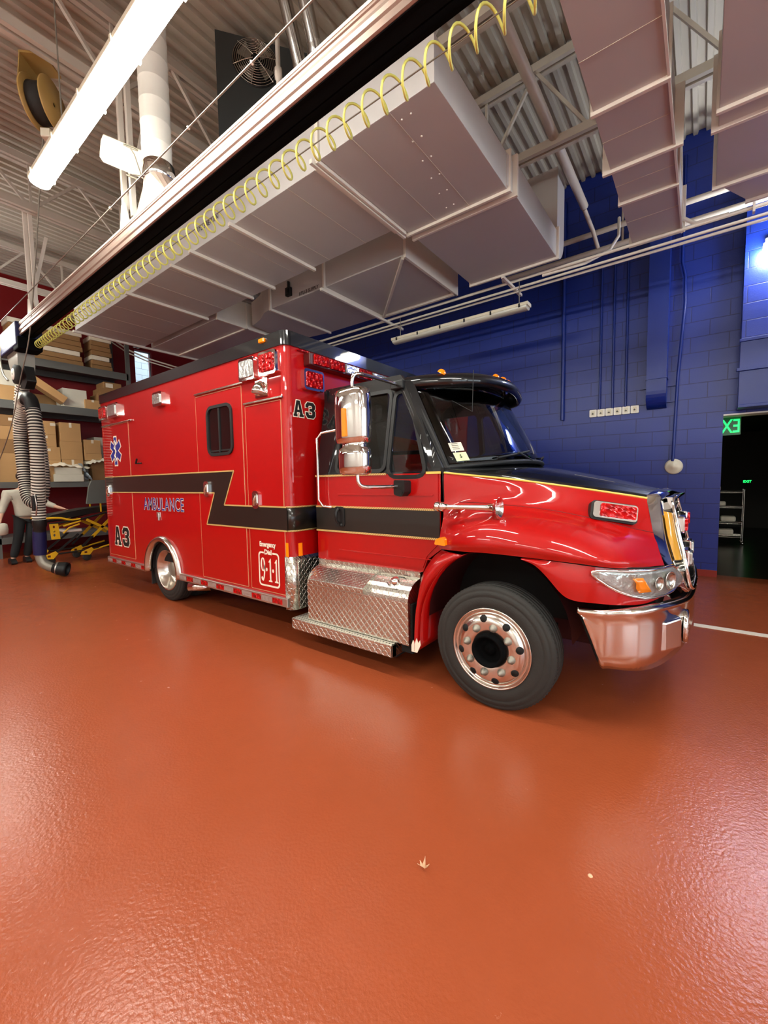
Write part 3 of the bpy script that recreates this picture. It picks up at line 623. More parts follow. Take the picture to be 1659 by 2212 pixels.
# stripes
st = [(-7.13, 1.415), (-4.165, 1.415), (-4.34, 1.068), (-2.985, 1.068), (-2.985, 1.287), (-3.985, 1.287), (-3.79, 1.64), (-7.13, 1.64)]
decal('side_stripe', st, 'stripe', YB_-0.0085)
def edges(paths, w, Y, name='stripe_edge', m='rope'):
    b = MB()
    for pth in paths:
        for p, q in zip(pth[:-1], pth[1:]): b.bar((p[0], Y, p[1]), (q[0], Y, q[1]), 0.003, w, upv=(0, 0, 1) if abs(p[0]-q[0]) > abs(p[1]-q[1]) else (1, 0, 0))
    return b.build(name, m, A)
edges([[(-7.13, 1.415), (-4.165, 1.415), (-4.34, 1.068), (-2.99, 1.068)], [(-7.13, 1.64), (-3.79, 1.64), (-3.985, 1.287), (-2.99, 1.287)]], 0.014, YB_-0.009)
# stripe wrapping round the front corner
wrap = [p for p in plan[1:10]]+[(-2.95, 2.86)]
def wrapstrip(name, z0, z1, m, g):
    b = MB(); rows = []
    for i, p in enumerate(wrap):
        q = Vector(p); n = (q-Vector((-3.02, 2.54))).normalized() if i < 9 else Vector((1, 0)); q = q+n*g; rows.append([(q.x, q.y, z0), (q.x, q.y, z1)])
    rows.insert(0, [(-3.04, YB_-g, z0), (-3.04, YB_-g, z1)]); b.grid(rows); return b.build(name, m, A, solid=0.002)
wrapstrip('front_stripe', 1.068, 1.287, 'stripe', 0.002); wrapstrip('stripe_edge', 1.06, 1.074, 'rope', 0.004); wrapstrip('stripe_edge', 1.28, 1.294, 'rope', 0.004)
wrapstrip('corner_guard', 0.335, 0.83, 'dp_side', 0.005)
b = MB(); b.box(-2.945, -2.938, 2.54, 2.95, 0.335, 0.80); b.build('front_guard', 'dp_end', A)
MB().box(-3.02, -2.985, YB_-0.006, YB_, 0.83, 0.96).build('reflector', 'amber', A, bevel=0.002)
MB().box(-2.95, -2.944, 2.555, 2.60, 0.81, 0.95).build('reflector', 'amber', A, bevel=0.002)
# rub rail with tape
for x0, x1 in [(-7.17, ARX-ARR-0.03), (ARX+ARR+0.03, -2.995)]:
    r = MB(); r.box(x0, x1, YB_-0.03, YB_+0.02, 0.36, 0.445); rr = r.build('rub_rail', 'satin', A, bevel=0.006)
    x = x0+0.02; k = 0
    while x+0.12 < x1-0.01:
        e = min(x+(0.15 if k % 2 else 0.17), x1-0.01)
        MB().box(x, e-0.004, YB_-0.032, YB_-0.029, 0.378, 0.428).build('reflective_tape', 'redlens' if k % 2 else 'clearlens', rr); x = e; k += 1
# wheel arch trim
b = MB(); rows = []
for a in range(25):
    t = pi+0.08-a*(pi+0.16)/24; rows.append([(ARX+rr_*cos(t), yy, ARZ+rr_*sin(t)) for rr_, yy in ((ARR-0.015, 2.50), (ARR-0.01, 2.45), (ARR+0.01, 2.42), (ARR+0.04, 2.42), (ARR+0.06, 2.45), (ARR+0.065, 2.475))])
b.grid(rows); b.build('wheel_arch_trim', 'alu', A, solid=0.003)
b = MB(); rows = [[(ARX+(ARR-0.02)*cos(pi-a*pi/20), yy, ARZ+(ARR-0.02)*sin(pi-a*pi/20)) for yy in (2.5, 4.85)] for a in range(21)]; b.grid(rows); b.box(-5.9, -4.98, 3.3, 4.0, 0.3, 0.75); b.build('wheel_well', 'dark', A)
# window in the entry door
win = rrect(-4.215, -3.80, 1.835, 2.30, 0.07)
wo = MB().prism(offs(win, 0.03), side(YB_-0.022), (0, 0.022, 0), [win]).build('side_window', 'blackplastic', A, bevel=0.004)
MB().prism(win, side(YB_-0.008), (0, 0.004, 0)).build('pane', 'darkglass', wo)
b = MB(); b.box(-4.02, -4.0, YB_-0.018, YB_-0.008, 1.84, 2.295); b.box(-4.2, -3.82, YB_-0.016, YB_-0.008, 1.85, 1.865); b.build('slider_bar', 'blackplastic', wo)
# latches
def latch(x, z, par=A):
    b = MB(); b.prism(rrect(x-0.05, x+0.05, z-0.085, z+0.085, 0.035), side(YB_-0.026), (0, 0.022, 0)); o = b.build('door_latch', 'chrome', par, bevel=0.008)
    b = MB(); b.prism(rrect(x-0.032, x+0.032, z-0.05, z+0.06, 0.02), side(YB_-0.034), (0, 0.01, 0)); b.tube([(x-0.02, YB_-0.03, z-0.05), (x, YB_-0.045, z-0.01), (x+0.015, YB_-0.03, z+0.04)], 0.012, 8); b.build('paddle', 'alu', o, bevel=0.005)
latch(-7.0, 1.44, d_rear); latch(-4.30, 1.455, d_entry); latch(-3.425, 1.35, d_front)
b = MB(); b.box(-5.53, -5.43, YB_-0.010, YB_, 1.10, 1.165); b.box(-5.48, -5.455, YB_-0.022, YB_, 1.06, 1.15); b.build('fuel_latch', 'satin', A, bevel=0.01)
b = MB(); b.tube([(-6.02, 2.45, 1.80), (-5.86, 2.45, 1.80)], 0.008, 8); b.tube([(-6.0, 2.44, 1.80), (-5.96, 2.44, 1.86)], 0.012, 8); b.build('drip_hook', 'blackplastic', A)
# lamps on the module
def boxlamp(name, x, z, w, h, lens, d=0.05, Y=YB_):
    o = MB().prism(rrect(x-w/2, x+w/2, z-h/2, z+h/2, 0.03), side(Y-d), (0, d, 0)).build(name, 'chrome', A, bevel=0.01)
    b = MB(); b.prism(rrect(x-w/2+0.03, x+w/2-0.03, z-h/2+0.028, z+h/2-0.028, 0.02), side(Y-d-0.014), (0, 0.02, 0)); b.build('lens', lens, o, bevel=0.008); return o
boxlamp('warning_light', -3.15, 2.59, 0.25, 0.21, 'redlens'); boxlamp('warning_light', -3.46, 2.585, 0.24, 0.21, 'clearlens')
boxlamp('scene_light', -5.27, 2.545, 0.24, 0.17, 'clearlens', 0.05)
boxlamp('warning_light', -6.62, 2.565, 0.30, 0.2, 'clearlens'); boxlamp('warning_light', -6.98, 2.565, 0.26, 0.2, 'redlens')
b = MB(); G = []
for i in range(7):
    a = i/6*pi/2; G.append([(-3.29+0.075*cos(t)*(1 if True else 0), YB_-0.10*sin(a)*sin(t), 2.36+0.10*sin(t)*cos(a*0.9)-0.03*(i/6)) for t in [k*pi/10 for k in range(11)]])
b.grid(G); b.box(-3.38, -3.2, YB_-0.01, YB_, 2.31, 2.47); o = b.build('hooded_light', 'chrome', A, solid=0.003)
MB().lathe([(0, 0), (0.05, 0.005), (0.06, 0.02)], (-3.29, YB_-0.05, 2.33), 'Z', 16).build('lens', 'clearlens', o)
# front face of the module
def flamp(name, y, z, w, h, lens, d=0.05, X=-2.95):
    o = MB().prism(rrect(y-w/2, y+w/2, z-h/2, z+h/2, 0.03), front(X), (d, 0, 0)).build(name, 'chrome', A, bevel=0.01)
    MB().prism(rrect(y-w/2+0.026, y+w/2-0.026, z-h/2+0.024, z+h/2-0.024, 0.02), front(X+d-0.006), (0.016, 0, 0)).build('lens', lens, o, bevel=0.006); return o
flamp('warning_light', 2.77, 2.455, 0.25, 0.19, 'redlens'); flamp('warning_light', 4.61, 2.455, 0.25, 0.19, 'redlens')
o = MB().box(-2.95, -2.86, 2.68, 4.7, 2.575, 2.69).build('light_bar', mat('maroon_housing', (70, 12, 10), 0.3, coat=0.6), A, bevel=0.01)
yy = 2.72
for k, lm in enumerate(['redlens', 'redlens', 'clearlens', 'redlens', 'clearlens', 'clearlens', 'redlens', 'redlens', 'redlens']):
    MB().box(-2.866, -2.845, yy+0.008, yy+0.2, 2.59, 2.678).build('lens', lm, o, bevel=0.006); yy += 0.215
MB().box(-2.95, -2.925, 2.6, 4.8, 2.70, 2.712).build('drip_rail', 'redlens', A)
# collegiate markings
LA = [(0, 0), (.38, 0), (.38, .14), (.31, .14), (.34, .27), (.62, .27), (.65, .14), (.58, .14), (.58, 0), (1, 0), (1, .14), (.92, .14), (.65, 1), (.31, 1), (.06, .14), (0, .14)]
LAh = [(.385, .42), (.575, .42), (.48, .78)]
L3 = [(0, .2), (.2, 0), (.8, 0), (1, .18), (1, .42), (.86, .52), (1, .62), (1, .84), (.8, 1), (.2, 1), (0, .82), (0, .66), (.3, .66), (.3, .74), (.36, .79), (.62, .79), (.68, .73), (.68, .66), (.62, .61), (.4, .61), (.4, .43), (.62, .43), (.68, .38), (.68, .27), (.62, .21), (.36, .21), (.3, .27), (.3, .36), (0, .36)]
def letters(fn, dv, w, h, gap, o):
    for nm, m, g, d in (('unit_number_outline', 'vinylwhite', o, 0), ('unit_number', 'black_text', 0, 1)):
        b = MB()
        for P_, H_, x0 in ((LA, [LAh], 0), (L3, [], w+gap)):
            P2 = [(x0+p[0]*w, p[1]*h) for p in P_]; H2 = [[(x0+p[0]*w, p[1]*h) for p in hh] for hh in H_]
            if g: P2 = offs(P2, g); H2 = [] if g else H2
            b.prism(P2, lambda u, v, d=d: fn(u, v, d), dv, H2 if not g else [])
        b.build(nm, m, A)
    b = MB(); P2 = [(p[0]*w, p[1]*h) for p in LAh]; b.prism(P2, lambda u, v: fn(u, v, 1.2), dv); b.build('unit_number_counter', 'vinylwhite', A) if False else None
letters(lambda u, v, d: (-6.90+u, YB_-0.008-0.002*d, 0.645+v), (0, 0.0015, 0), 0.22, 0.27, 0.06, 0.014)
letters(lambda u, v, d: (-2.948+0.0015*d, 2.545+u, 2.11+v), (-0.001, 0, 0), 0.12, 0.145, 0.025, 0.008)
# AMBULANCE lettering
for nm, m, off, d in (('ambulance_lettering_outline', 'vinylwhite', 0.03, 0), ('ambulance_lettering', 'vinylblue', 0.0, 1)):
    b = MB(); g = (off+0.02)*0.25; text_on(b, 'AMBULANCE', lambda u, v: (-5.88+u-g*0.6, YB_-0.007-0.001*d, 1.19+v-g*0.5), 1.04+g*1.2, 0.155+g, off, 1.12); b.build(nm, m, A)
# star of life
def star(cx, cz, r, w, Y, m, nm, t=0.0015):
    P_ = []
    for k in range(6):
        a = pi/2-k*pi/3; d = Vector((cos(a), sin(a))); n = Vector((-d.y, d.x)); P_ += [tuple(d*r+n*w), tuple(d*r-n*w)]
        a2 = a-pi/6; rr = w/sin(pi/6)*1.0; P_.append((rr*cos(a2), rr*sin(a2)))
    MB().prism([(cx+p[0]*0.92, cz+p[1]) for p in P_], side(Y), (0, t, 0)).build(nm, m, A)
star(-6.69, 2.005, 0.215, 0.062, YB_-0.008, 'vinylwhite', 'star_of_life_outline'); star(-6.69, 2.005, 0.195, 0.046, YB_-0.0095, 'vinylblue', 'star_of_life')
b = MB(); b.box(-6.697, -6.683, YB_-0.012, YB_-0.009, 1.86, 2.16); b.tube([(-6.69+0.03*sin(k*0.8), YB_-0.011, 1.86+0.28*k/20) for k in range(21)], 0.008, 6); b.build('serpent_staff', 'vinylwhite', A)
# emergency dial 9-1-1
Yd = YB_-0.0085
b = MB(); text_on(b, 'Emergency', lambda u, v: (-3.405+u, Yd, 0.885+v), 0.245, 0.065, 0.045, 0.98); b.build('emergency_text', 'vinylwhite', A)
b = MB(); text_on(b, 'Dial', lambda u, v: (-3.335+u, Yd, 0.825+v), 0.11, 0.05, 0.045, 0.98); b.build('dial_text', 'vinylwhite', A)
fo = rrect(-3.43, -3.115, 0.515, 0.85, 0.04); fi = rrect(-3.413, -3.132, 0.532, 0.833, 0.028)
b = MB()
for P0, P1 in [(fo, fi)]:
    n = len(P0)
    for i in range(n):
        j = (i+1) % n; mx_ = (P0[i][0]+P0[j][0])/2; mz_ = (P0[i][1]+P0[j][1])/2
        if mz_ > 0.845 and abs(P0[i][0]-P0[j][0]) > 0.1:
            for xa, xb in ((P0[j][0], -3.345), (-3.215, P0[i][0])): b.add([(xa, Yd, 0.85), (xb, Yd, 0.85), (xb, Yd, 0.833), (xa, Yd, 0.833)], [(0, 1, 2, 3)])
            continue
        b.add([(P0[i][0], Yd, P0[i][1]), (P0[j][0], Yd, P0[j][1]), (P1[j][0], Yd, P1[j][1]), (P1[i][0], Yd, P1[i][1])], [(0, 1, 2, 3)])
one = [(0, 0), (1, 0), (1, .05), (.72, .08), (.72, 1), (.6, 1), (.1, .86), (.1, .82), (.36, .84), (.36, .08), (0, .05)]
for x0 in (-3.28, -3.19): b.prism([(x0+p[0]*0.052, 0.565+p[1]*0.225) for p in one], side(Yd), (0, 0.001, 0))
def ell(cx, cz, rx, rz, n=20): return [(cx+rx*cos(2*pi*k/n), cz+rz*sin(2*pi*k/n)) for k in range(n)]
b.prism(ell(-3.365, 0.725, 0.034, 0.068), side(Yd), (0, 0.001, 0), [ell(-3.365, 0.725, 0.014, 0.055)])
tail = [(-3.333, 0.73), (-3.333, 0.66), (-3.343, 0.60), (-3.362, 0.562), (-3.385, 0.568), (-3.395, 0.59), (-3.385, 0.607), (-3.372, 0.60), (-3.368, 0.585), (-3.36, 0.60), (-3.352, 0.65), (-3.351, 0.70)]
b.prism(tail, side(Yd), (0, 0.001, 0)); b.prism(ell(-3.308, 0.68, 0.013, 0.017), side(Yd), (0, 0.001, 0)); b.prism(ell(-3.212, 0.675, 0.013, 0.017), side(Yd), (0, 0.001, 0))
b.build('emergency_number', 'vinylwhite', A)
# exhaust tip, mud flap, chassis
b = MB(); b.tube([(-4.97, 2.55, 0.26), (-4.76, 2.72, 0.26)], 0.055, 18, caps=False); b.build('exhaust_tip', 'chrome', A, solid=-0.005)
b = MB(); b.tube([(-4.80, 2.69, 0.26), (-4.4, 3.0, 0.27), (-4.1, 3.2, 0.3)], 0.05, 16); b.build('exhaust_pipe', 'dark', A)
b = MB(); b.box(-6.9, -0.4, 3.2, 3.36, 0.42, 0.58); b.box(-6.9, -0.4, 4.02, 4.18, 0.42, 0.58); b.box(-7.1, -3.1, 2.6, 4.8, 0.5, 0.6); b.box(-1.3, -0.8, 2.8, 4.6, 0.36, 0.46); b.box(-5.7, -5.2, 2.9, 4.5, 0.33, 0.5); b.box(-4.7, -3.1, 2.9, 4.85, 0.26, 0.5); b.box(-6.9, -6.0, 2.8, 4.85, 0.28, 0.5); b.box(-3.0, -1.75, 2.85, 4.85, 0.2, 0.75); b.box(-5.9, -5.0, 3.2, 4.2, 0.2, 0.5); b.box(-1.9, -0.5, 3.1, 4.3, 0.5, 1.0); b.build('chassis_and_shade_blocks', 'dark', A)  # low dark boxes added among the frame members to shade the floor beneath
MB().box(-5.98, -5.96, 2.55, 3.05, 0.16, 0.44).build('mud_flap', 'rubber', A)
# ---- wheels
def tyre(cx, cy, dual=False):
    # cy = outer face; profile goes inwards (+y)
    R_, W_ = 0.41, 0.225
    pr = [(0.255, 0.02), (0.27, 0.006), (0.30, 0.0), (0.335, 0.002), (0.340, 0.006), (0.345, 0.002), (0.372, 0.01), (0.376, 0.016), (0.382, 0.014), (0.399, 0.022), (0.407, 0.034)]
    for g in (0.065, 0.1, 0.135, 0.17): pr += [(R_, g-0.006), (R_-0.012, g-0.004), (R_-0.012, g+0.004), (R_, g+0.006)]
    pr += [(0.402, W_-0.04), (0.376, W_-0.016), (0.30, W_), (0.255, W_-0.02)]
    b = MB(); b.lathe(pr, (cx, cy, R_), 'Y', 72)
    for k in range(90):
        a = 2*pi*k/90; b.bar((cx+0.404*cos(a), cy+0.035, R_+0.404*sin(a)), (cx+0.407*cos(a), cy+0.055, R_+0.407*sin(a)), 0.012, 0.006)
    if dual: b.lathe([(r, t+W_+0.05) for r, t in pr], (cx, cy, R_), 'Y', 48)
    return b
W1 = tyre(-1.06, 2.50).build('front_wheel', 'rubber', A)
C1 = (-1.06, 2.50, 0.41)
b = MB(); b.lathe([(0.262, 0.02), (0.268, 0.004), (0.262, -0.002), (0.255, 0.006), (0.250, 0.018), (0.236, 0.022), (0.228, 0.012), (0.222, -0.004), (0.19, -0.018), (0.182, -0.02), (0.10, -0.02), (0.094, -0.014), (0.094, 0.05)], C1, 'Y', 64); rim = b.build('rim', 'alu', W1)
for k in range(8):
    a = 2*pi*(k+0.25)/8; px, pz = C1[0]+0.203*cos(a), C1[2]+0.203*sin(a)
    E = (Vector((-sin(a), 0, cos(a))), Vector((cos(a), -0.3, sin(a))).normalized()*1.0, Vector((cos(a)*0.42, -0.9, sin(a)*0.42)))
    n_ = Vector((0.42*cos(a), -0.907, 0.42*sin(a))); t1 = Vector((-sin(a), 0, cos(a))); t2 = n_.cross(t1)
    MB().lathe([(0, 0.002), (0.024, 0.002), (0.025, -0.003)], (px, C1[1]-0.0125, pz), (t1, t2, n_), 18).build('hand_hole_shade_disc', 'dark', rim)  # flat dark disc painted in for the shade inside each hole
    a2 = a+pi/8; MB().lathe([(0, -0.06), (0.009, -0.06), (0.010, -0.048), (0.016, -0.046), (0.018, -0.03), (0.026, -0.028), (0.026, -0.016)], (C1[0]+0.152*cos(a2), C1[1], C1[2]+0.152*sin(a2)), 'Y', 10).build('lug_nut', 'greysteel', rim)
MB().lathe([(0.112, -0.016), (0.106, -0.05), (0.098, -0.056), (0.088, -0.05), (0.082, 0.0), (0.035, 0.01), (0.032, -0.01), (0, -0.012)], C1, 'Y', 40).build('hub', 'railblack', W1)
W2 = tyre(-5.5, 2.535, True).build('rear_wheel', 'rubber', A)
b = MB(); b.lathe([(0.262, 0.02), (0.268, 0.004), (0.262, -0.004), (0.252, 0.006), (0.246, 0.03), (0.215, 0.05), (0.208, 0.13), (0.19, 0.15), (0.13, 0.155), (0.11, 0.15)], (-5.5, 2.535, 0.405), 'Y', 56); b.build('rim', 'alu', W2)
b = MB(); b.lathe([(0.11, 0.15), (0.10, 0.08), (0.08, 0.06), (0, 0.055)], (-5.5, 2.535, 0.405), 'Y', 32); b.build('hub', 'greysteel', W2)
b = tyre(-1.06, 2.50); b.mirror(YC); 
n = len(b.v)//2; b2 = MB(); b2.v = b.v[n:]; b2.f = [[i-n for i in f] for f in b.f[len(b.f)//2:]]; b2.mi = [0]*len(b2.f); b2.sm = [True]*len(b2.f); b2.build('front_wheel', 'rubber', A)
b = tyre(-5.5, 2.535, True); b.mirror(YC); n = len(b.v)//2; b2 = MB(); b2.v = b.v[n:]; b2.f = [[i-n for i in f] for f in b.f[len(b.f)//2:]]; b2.mi = [0]*len(b2.f); b2.sm = [True]*len(b2.f); b2.build('rear_wheel', 'rubber', A)

# ---- cab
def ys(z): return 2.72+max(0, z-1.57)*0.19    # side plane of the cab, tumblehome above the belt
def sfn(u, v): return (u, ys(v), v)
b = MB()
b.prism([(-2.86, 0.80), (-1.70, 0.80), (-1.66, 0.9), (-1.50, 1.02), (-1.53, 1.565), (-2.86, 1.565)], lambda u, v: (u, 2.72, v), (0, 0.05, 0)); pair(b, 'cab_side', 'red', A, bevel=0.004)
b = MB(); b.prism([(-2.62, 0.83), (-1.70, 0.83), (-1.66, 0.93), (-1.56, 1.03), (-1.56, 1.56), (-2.62, 1.56)], lambda u, v: (u, 2.712, v), (0, 0.01, 0)); cd = b.build('cab_door', 'red', A, bevel=0.004)
b = MB(); b.box(-2.58, -1.6, 2.705, 2.712, 1.39, 1.405); b.box(-2.58, -1.62, 2.707, 2.713, 0.90, 0.908); b.build('crease_line', 'red', cd, bevel=0.003)
w1 = rrect(-2.60, -2.07, 1.60, 2.25, 0.05); w2 = rpoly([(-2.02, 2.225), (-1.90, 2.225), (-1.665, 1.545), (-2.02, 1.545)], 0.09, 5)
up_ = [(-2.86, 1.565), (-2.04, 1.565), (-1.53, 1.565), (-1.53, 1.60), (-1.93, 2.30), (-2.0, 2.38), (-2.86, 2.38)]
b = MB(); w2c = [(max(u, -2.02), max(v, 1.575)) for u, v in w2]
b.prism(up_, sfn, (0, 0.045, 0), [w1, w2c]); pair(b, 'cab_upper_side', 'black', A)
for nm, w in (('door_window', w1), ('vent_window', w2)):
    o = MB().prism(offs(w, 0.022), lambda u, v: (u, ys(v)-0.012, v), (0, 0.02, 0), [offs(w, -0.004)]).build(nm, 'blackplastic', A, bevel=0.003)
    MB().prism(w, lambda u, v: (u, ys(v)+0.006, v), (0, 0.004, 0)).build('pane', 'glass', o)
b = MB(); b.prism(w1, lambda u, v: (u, 2*YC-ys(v)-0.006, v), (0, 0.004, 0)); b.prism(w2c, lambda u, v: (u, 2*YC-ys(v)-0.006, v), (0, 0.004, 0)); b.build('far_door_glass', 'glass', A)
# cab rear wall, floor, roof
b = MB(); b.box(-2.86, -2.82, 2.74, 4.64, 0.8, 1.57); b.box(-2.86, -2.82, 2.85, 4.53, 1.57, 2.36); b.box(-2.84, -1.55, 2.76, 4.62, 0.8, 0.86); b.build('cab_rear_wall', 'black', A)
def arcx(xs, xc, y0, n=14, k=2.2):
    out = []
    for i in range(n+1):
        t = -1+2*i/n; out.append((xc+(xs-xc)*abs(t)**k, YC+t*(YC-y0)))
    return out
rows = []
for z, xs, xc, y0, xr in [(2.32, -1.95, -1.55, 2.87, -2.86), (2.35, -1.98, -1.60, 2.90, -2.86), (2.385, -2.08, -1.70, 3.0, -2.84), (2.40, -2.25, -1.95, 3.2, -2.75)]:
    P_ = arcx(xs, xc, y0); rows.append([(xr, y0, z)]+[(x, y, z) for x, y in P_]+[(xr, 2*YC-y0, z)])
b = MB(); b.grid(rows); b.add([rows[-1][0], rows[-1][8], rows[-1][-1]], [(0, 1, 2)]); b.add(rows[-1], [tuple(range(len(rows[-1])))]); b.build('cab_roof', 'black', A)
# windshield
base = arcx(-1.53, -1.17, 2.79, 16, 2.5); top = arcx(-1.95, -1.55, 2.88, 16, 2.5)
zb = lambda t: 1.60+0.055*(1-t*t); zt = lambda t: 2.30+0.04*(1-t*t)
G = []
for r in range(9):
    f = r/8; row = []
    for i in range(17):
        t = -1+2*i/16; p = Vector((base[i][0], base[i][1], zb(t))); q = Vector((top[i][0], top[i][1], zt(t))); v = p.lerp(q, f); v.x += 0.02*sin(pi*f); row.append(v)
    G.append(row)
wo = MB().grid(G).build('windshield', 'glass', A, solid=-0.005)
def wsurf(s, f, out=0.006):  # s in -1..1 across, f 0..1 up
    i = (s+1)/2*16; k = min(int(i), 15); a = i-k; j = f*8; m = min(int(j), 7); c = j-m
    v = (G[m][k].lerp(G[m][k+1], a)).lerp(G[m+1][k].lerp(G[m+1][k+1], a), c); return v+Vector((0.55, 0.25*s, 0.5)).normalized()*out
fr = [wsurf(-1+2*k/16, 0, 0.004) for k in range(17)]+[wsurf(1, k/8, 0.004) for k in range(1, 8)]+[wsurf(1-2*k/16, 1, 0.004) for k in range(17)]+[wsurf(-1, 1-k/8, 0.004) for k in range(1, 8)]
b = MB(); b.tube(fr, 0.02, 8, closed=True); b.build('windshield_seal', 'blackplastic', A)
for sgn in (-1, 1):
    b = MB(); pts = [((-1.56, 2.745, 1.57), (-1.50, 2.80, 1.57)), ((-1.95, 2.855, 2.31), (-1.90, 2.90, 2.31))]
    rows = [[(p[0]-0.05, p[1]-0.006, p[2]), p, q] for p, q in pts]
    if sgn > 0: rows = [[(x, 2*YC-y, z) for x, y, z in r] for r in rows]
    b.grid(rows, smooth=False); b.build('windshield_pillar', 'black', A, solid=0.02)
st1 = [wsurf(-0.93+0.09*a, 0.165+0.095*c, 0.004) for a, c in ((0, 0), (1, 0), (1, 1), (0, 1))]; MB().add(st1, [(0, 1, 2, 3)]).build('inspection_sticker', 'label', wo, recalc=False)
st2 = [wsurf(-0.925+0.09*a, 0.055+0.095*c, 0.004) for a, c in ((0.05, 0), (1.05, 0), (1, 1), (0, 1))]; so = MB().add(st2, [(0, 1, 2, 3)]).build('inspection_sticker', mat('green_sticker', (214, 224, 170), 0.6), wo, recalc=False)
b = MB(); p0 = wsurf(-0.89, 0.085, 0.007); eu = (wsurf(-0.8, 0.2)-wsurf(-0.9, 0.2)).normalized(); ev = (wsurf(-0.85, 0.3)-wsurf(-0.85, 0.2)).normalized()
text_on(b, '5', lambda u, v: p0+eu*u+ev*v, 0.016, 0.03, 0.03); b.build('sticker_text', 'black_text', wo)
b = MB(); p1 = wsurf(-0.915, 0.185, 0.007)
for k in range(4):
    q0 = p1+ev*(0.015*k); b.add([q0, q0+eu*0.055, q0+eu*0.055+ev*0.004, q0+ev*0.004], [(0, 1, 2, 3)])
b.build('sticker_text', 'black_text', wo)
for s0, s1 in ((-0.62, -0.1), (0.25, 0.75)):
    b = MB(); b.tube([wsurf(s0, 0.03, 0.03), wsurf((s0+s1)/2, 0.06, 0.035), wsurf(s1, 0.1, 0.03)], 0.010, 8); b.tube([wsurf(s1, 0.0, 0.02), wsurf((s0+s1)/2, 0.065, 0.045)], 0.008, 8); b.build('windshield_wiper', 'blackplastic', A)
# interior
b = MB(); b.prism([(-1.62, 1.2), (-1.38, 1.3), (-1.36, 1.56), (-1.66, 1.58), (-1.78, 1.5), (-1.78, 1.3)], lambda u, v: (u, 2.80, v), (0, 1.78, 0)); b.build('dashboard', 'seat', A, bevel=0.02)
for yy in (2.92, 3.9):
    b = MB(); b.box(-2.45, -2.0, yy, yy+0.5, 1.12, 1.3); b.prism([(-2.55, 1.25), (-2.42, 1.25), (-2.55, 1.95), (-2.66, 1.95)], lambda u, v: (u, yy, v), (0, 0.5, 0)); b.box(-2.68, -2.58, yy+0.12, yy+0.38, 1.95, 2.12); b.build('cab_seat', 'seat', A, bevel=0.04)
b = MB(); c = Vector((-1.85, 4.15, 1.55)); n_ = Vector((-0.7, 0, 0.7)).normalized(); e1 = Vector((0, 1, 0)); e2 = n_.cross(e1)
b.tube([c+e1*0.22*cos(k*pi/12)+e2*0.22*sin(k*pi/12) for k in range(24)], 0.014, 8, closed=True); b.bar(c-e1*0.2, c+e1*0.2, 0.03, 0.02); b.tube([c, c+Vector((0.2, 0, -0.2))], 0.03, 8); b.build('steering_wheel', 'blackplastic', A)
# sun visor
vs_ = [(-1, -1.95, 2.86, 2.345, 0), (-0.9, -1.76, 2.93, 2.35, 0), (-0.7, -1.52, 3.10, 2.355, 0), (-0.4, -1.41, 3.35, 2.37, 0), (0, -1.36, 3.69, 2.375, 0), (0.4, -1.41, 4.03, 2.37, 0), (0.7, -1.50, 4.28, 2.35, 0), (0.9, -1.72, 4.45, 2.35, 0), (1, -1.95, 4.52, 2.345, 0)]
V3 = cr([(v[1], v[2], v[3]) for v in vs_], 5); rows = []
for k, p in enumerate(V3):
    q = V3[min(k+1, len(V3)-1)]-V3[max(k-1, 0)]; o_ = Vector((q.y, -q.x, 0)).normalized(); Z_ = Vector((0, 0, 1))
    rows.append([p-o_*0.13+Z_*0.03, p-o_*0.10+Z_*0.03, p-o_*0.03+Z_*0.005, p-Z_*0.025, p+o_*0.005-Z_*0.065, p-o_*0.02-Z_*0.10, p-o_*0.045-Z_*0.095, p-o_*0.05-Z_*0.05, p-o_*0.10-Z_*0.01, p-o_*0.13+Z_*0.012, p-o_*0.13+Z_*0.03])
b = MB(); b.grid(rows); b.add(rows[0], [tuple(range(10))]); b.add(rows[-1], [tuple(range(10))]); vis = b.build('sun_visor', 'black', A, bevel=0)
for sgn in (-1, 1):
    b = MB()
    for yy, xx in ((2.95, -1.83), (3.42, -1.53)):
        y = yy if sgn < 0 else 2*YC-yy; b.bar((xx-0.12, y, 2.33), (xx, y, 2.33), 0.05, 0.05)
        b.build('visor_bracket', 'black', A, bevel=0.015); b = MB()
for s in (-0.80, -0.19, 0, 0.19, 0.80):
    p = min(V3, key=lambda q: abs(q.y-(YC+0.83*s)))
    MB().lathe([(0, 0.03), (0.02, 0.026), (0.034, 0.012), (0.04, -0.004)], p+Vector((-0.085, 0, 0.018)), (Vector((0, 1.25, 0)), Vector((0.75, 0, -0.45)), Vector((0.35, 0, 0.9)).normalized()), 16).build('clearance_light', 'amber', vis)
b = MB(); b.tube([(-1.42, 3.0, 2.03), (-1.41, 3.0, 2.34)], 0.003, 5); b.tube([wsurf(-0.75, 0.75), (-1.42, 3.0, 2.03)], 0.003, 5); b.build('antenna', 'blackplastic', A)
# cab stripe and gold line
b = MB(); b.box(-2.86, -1.545, 2.7075, 2.712, 1.066, 1.287); b.build('cab_stripe', 'stripe', A)
b = MB(); 
for z in (1.066, 1.287): b.box(-2.86, -1.545, 2.7055, 2.712, z-0.008, z+0.008)
b.box(-2.86, -2.04, 2.7045, 2.712, 1.558, 1.574); b.build('cab_stripe_edge', 'rope', A)
MB().box(-1.66, -1.535, 2.7045, 2.712, 1.556, 1.574).build('belt_line', 'gold', A)
MB().box(-1.542, -1.518, 2.72, 2.80, 0.98, 1.60).build('door_shut_gap', 'dark', A)
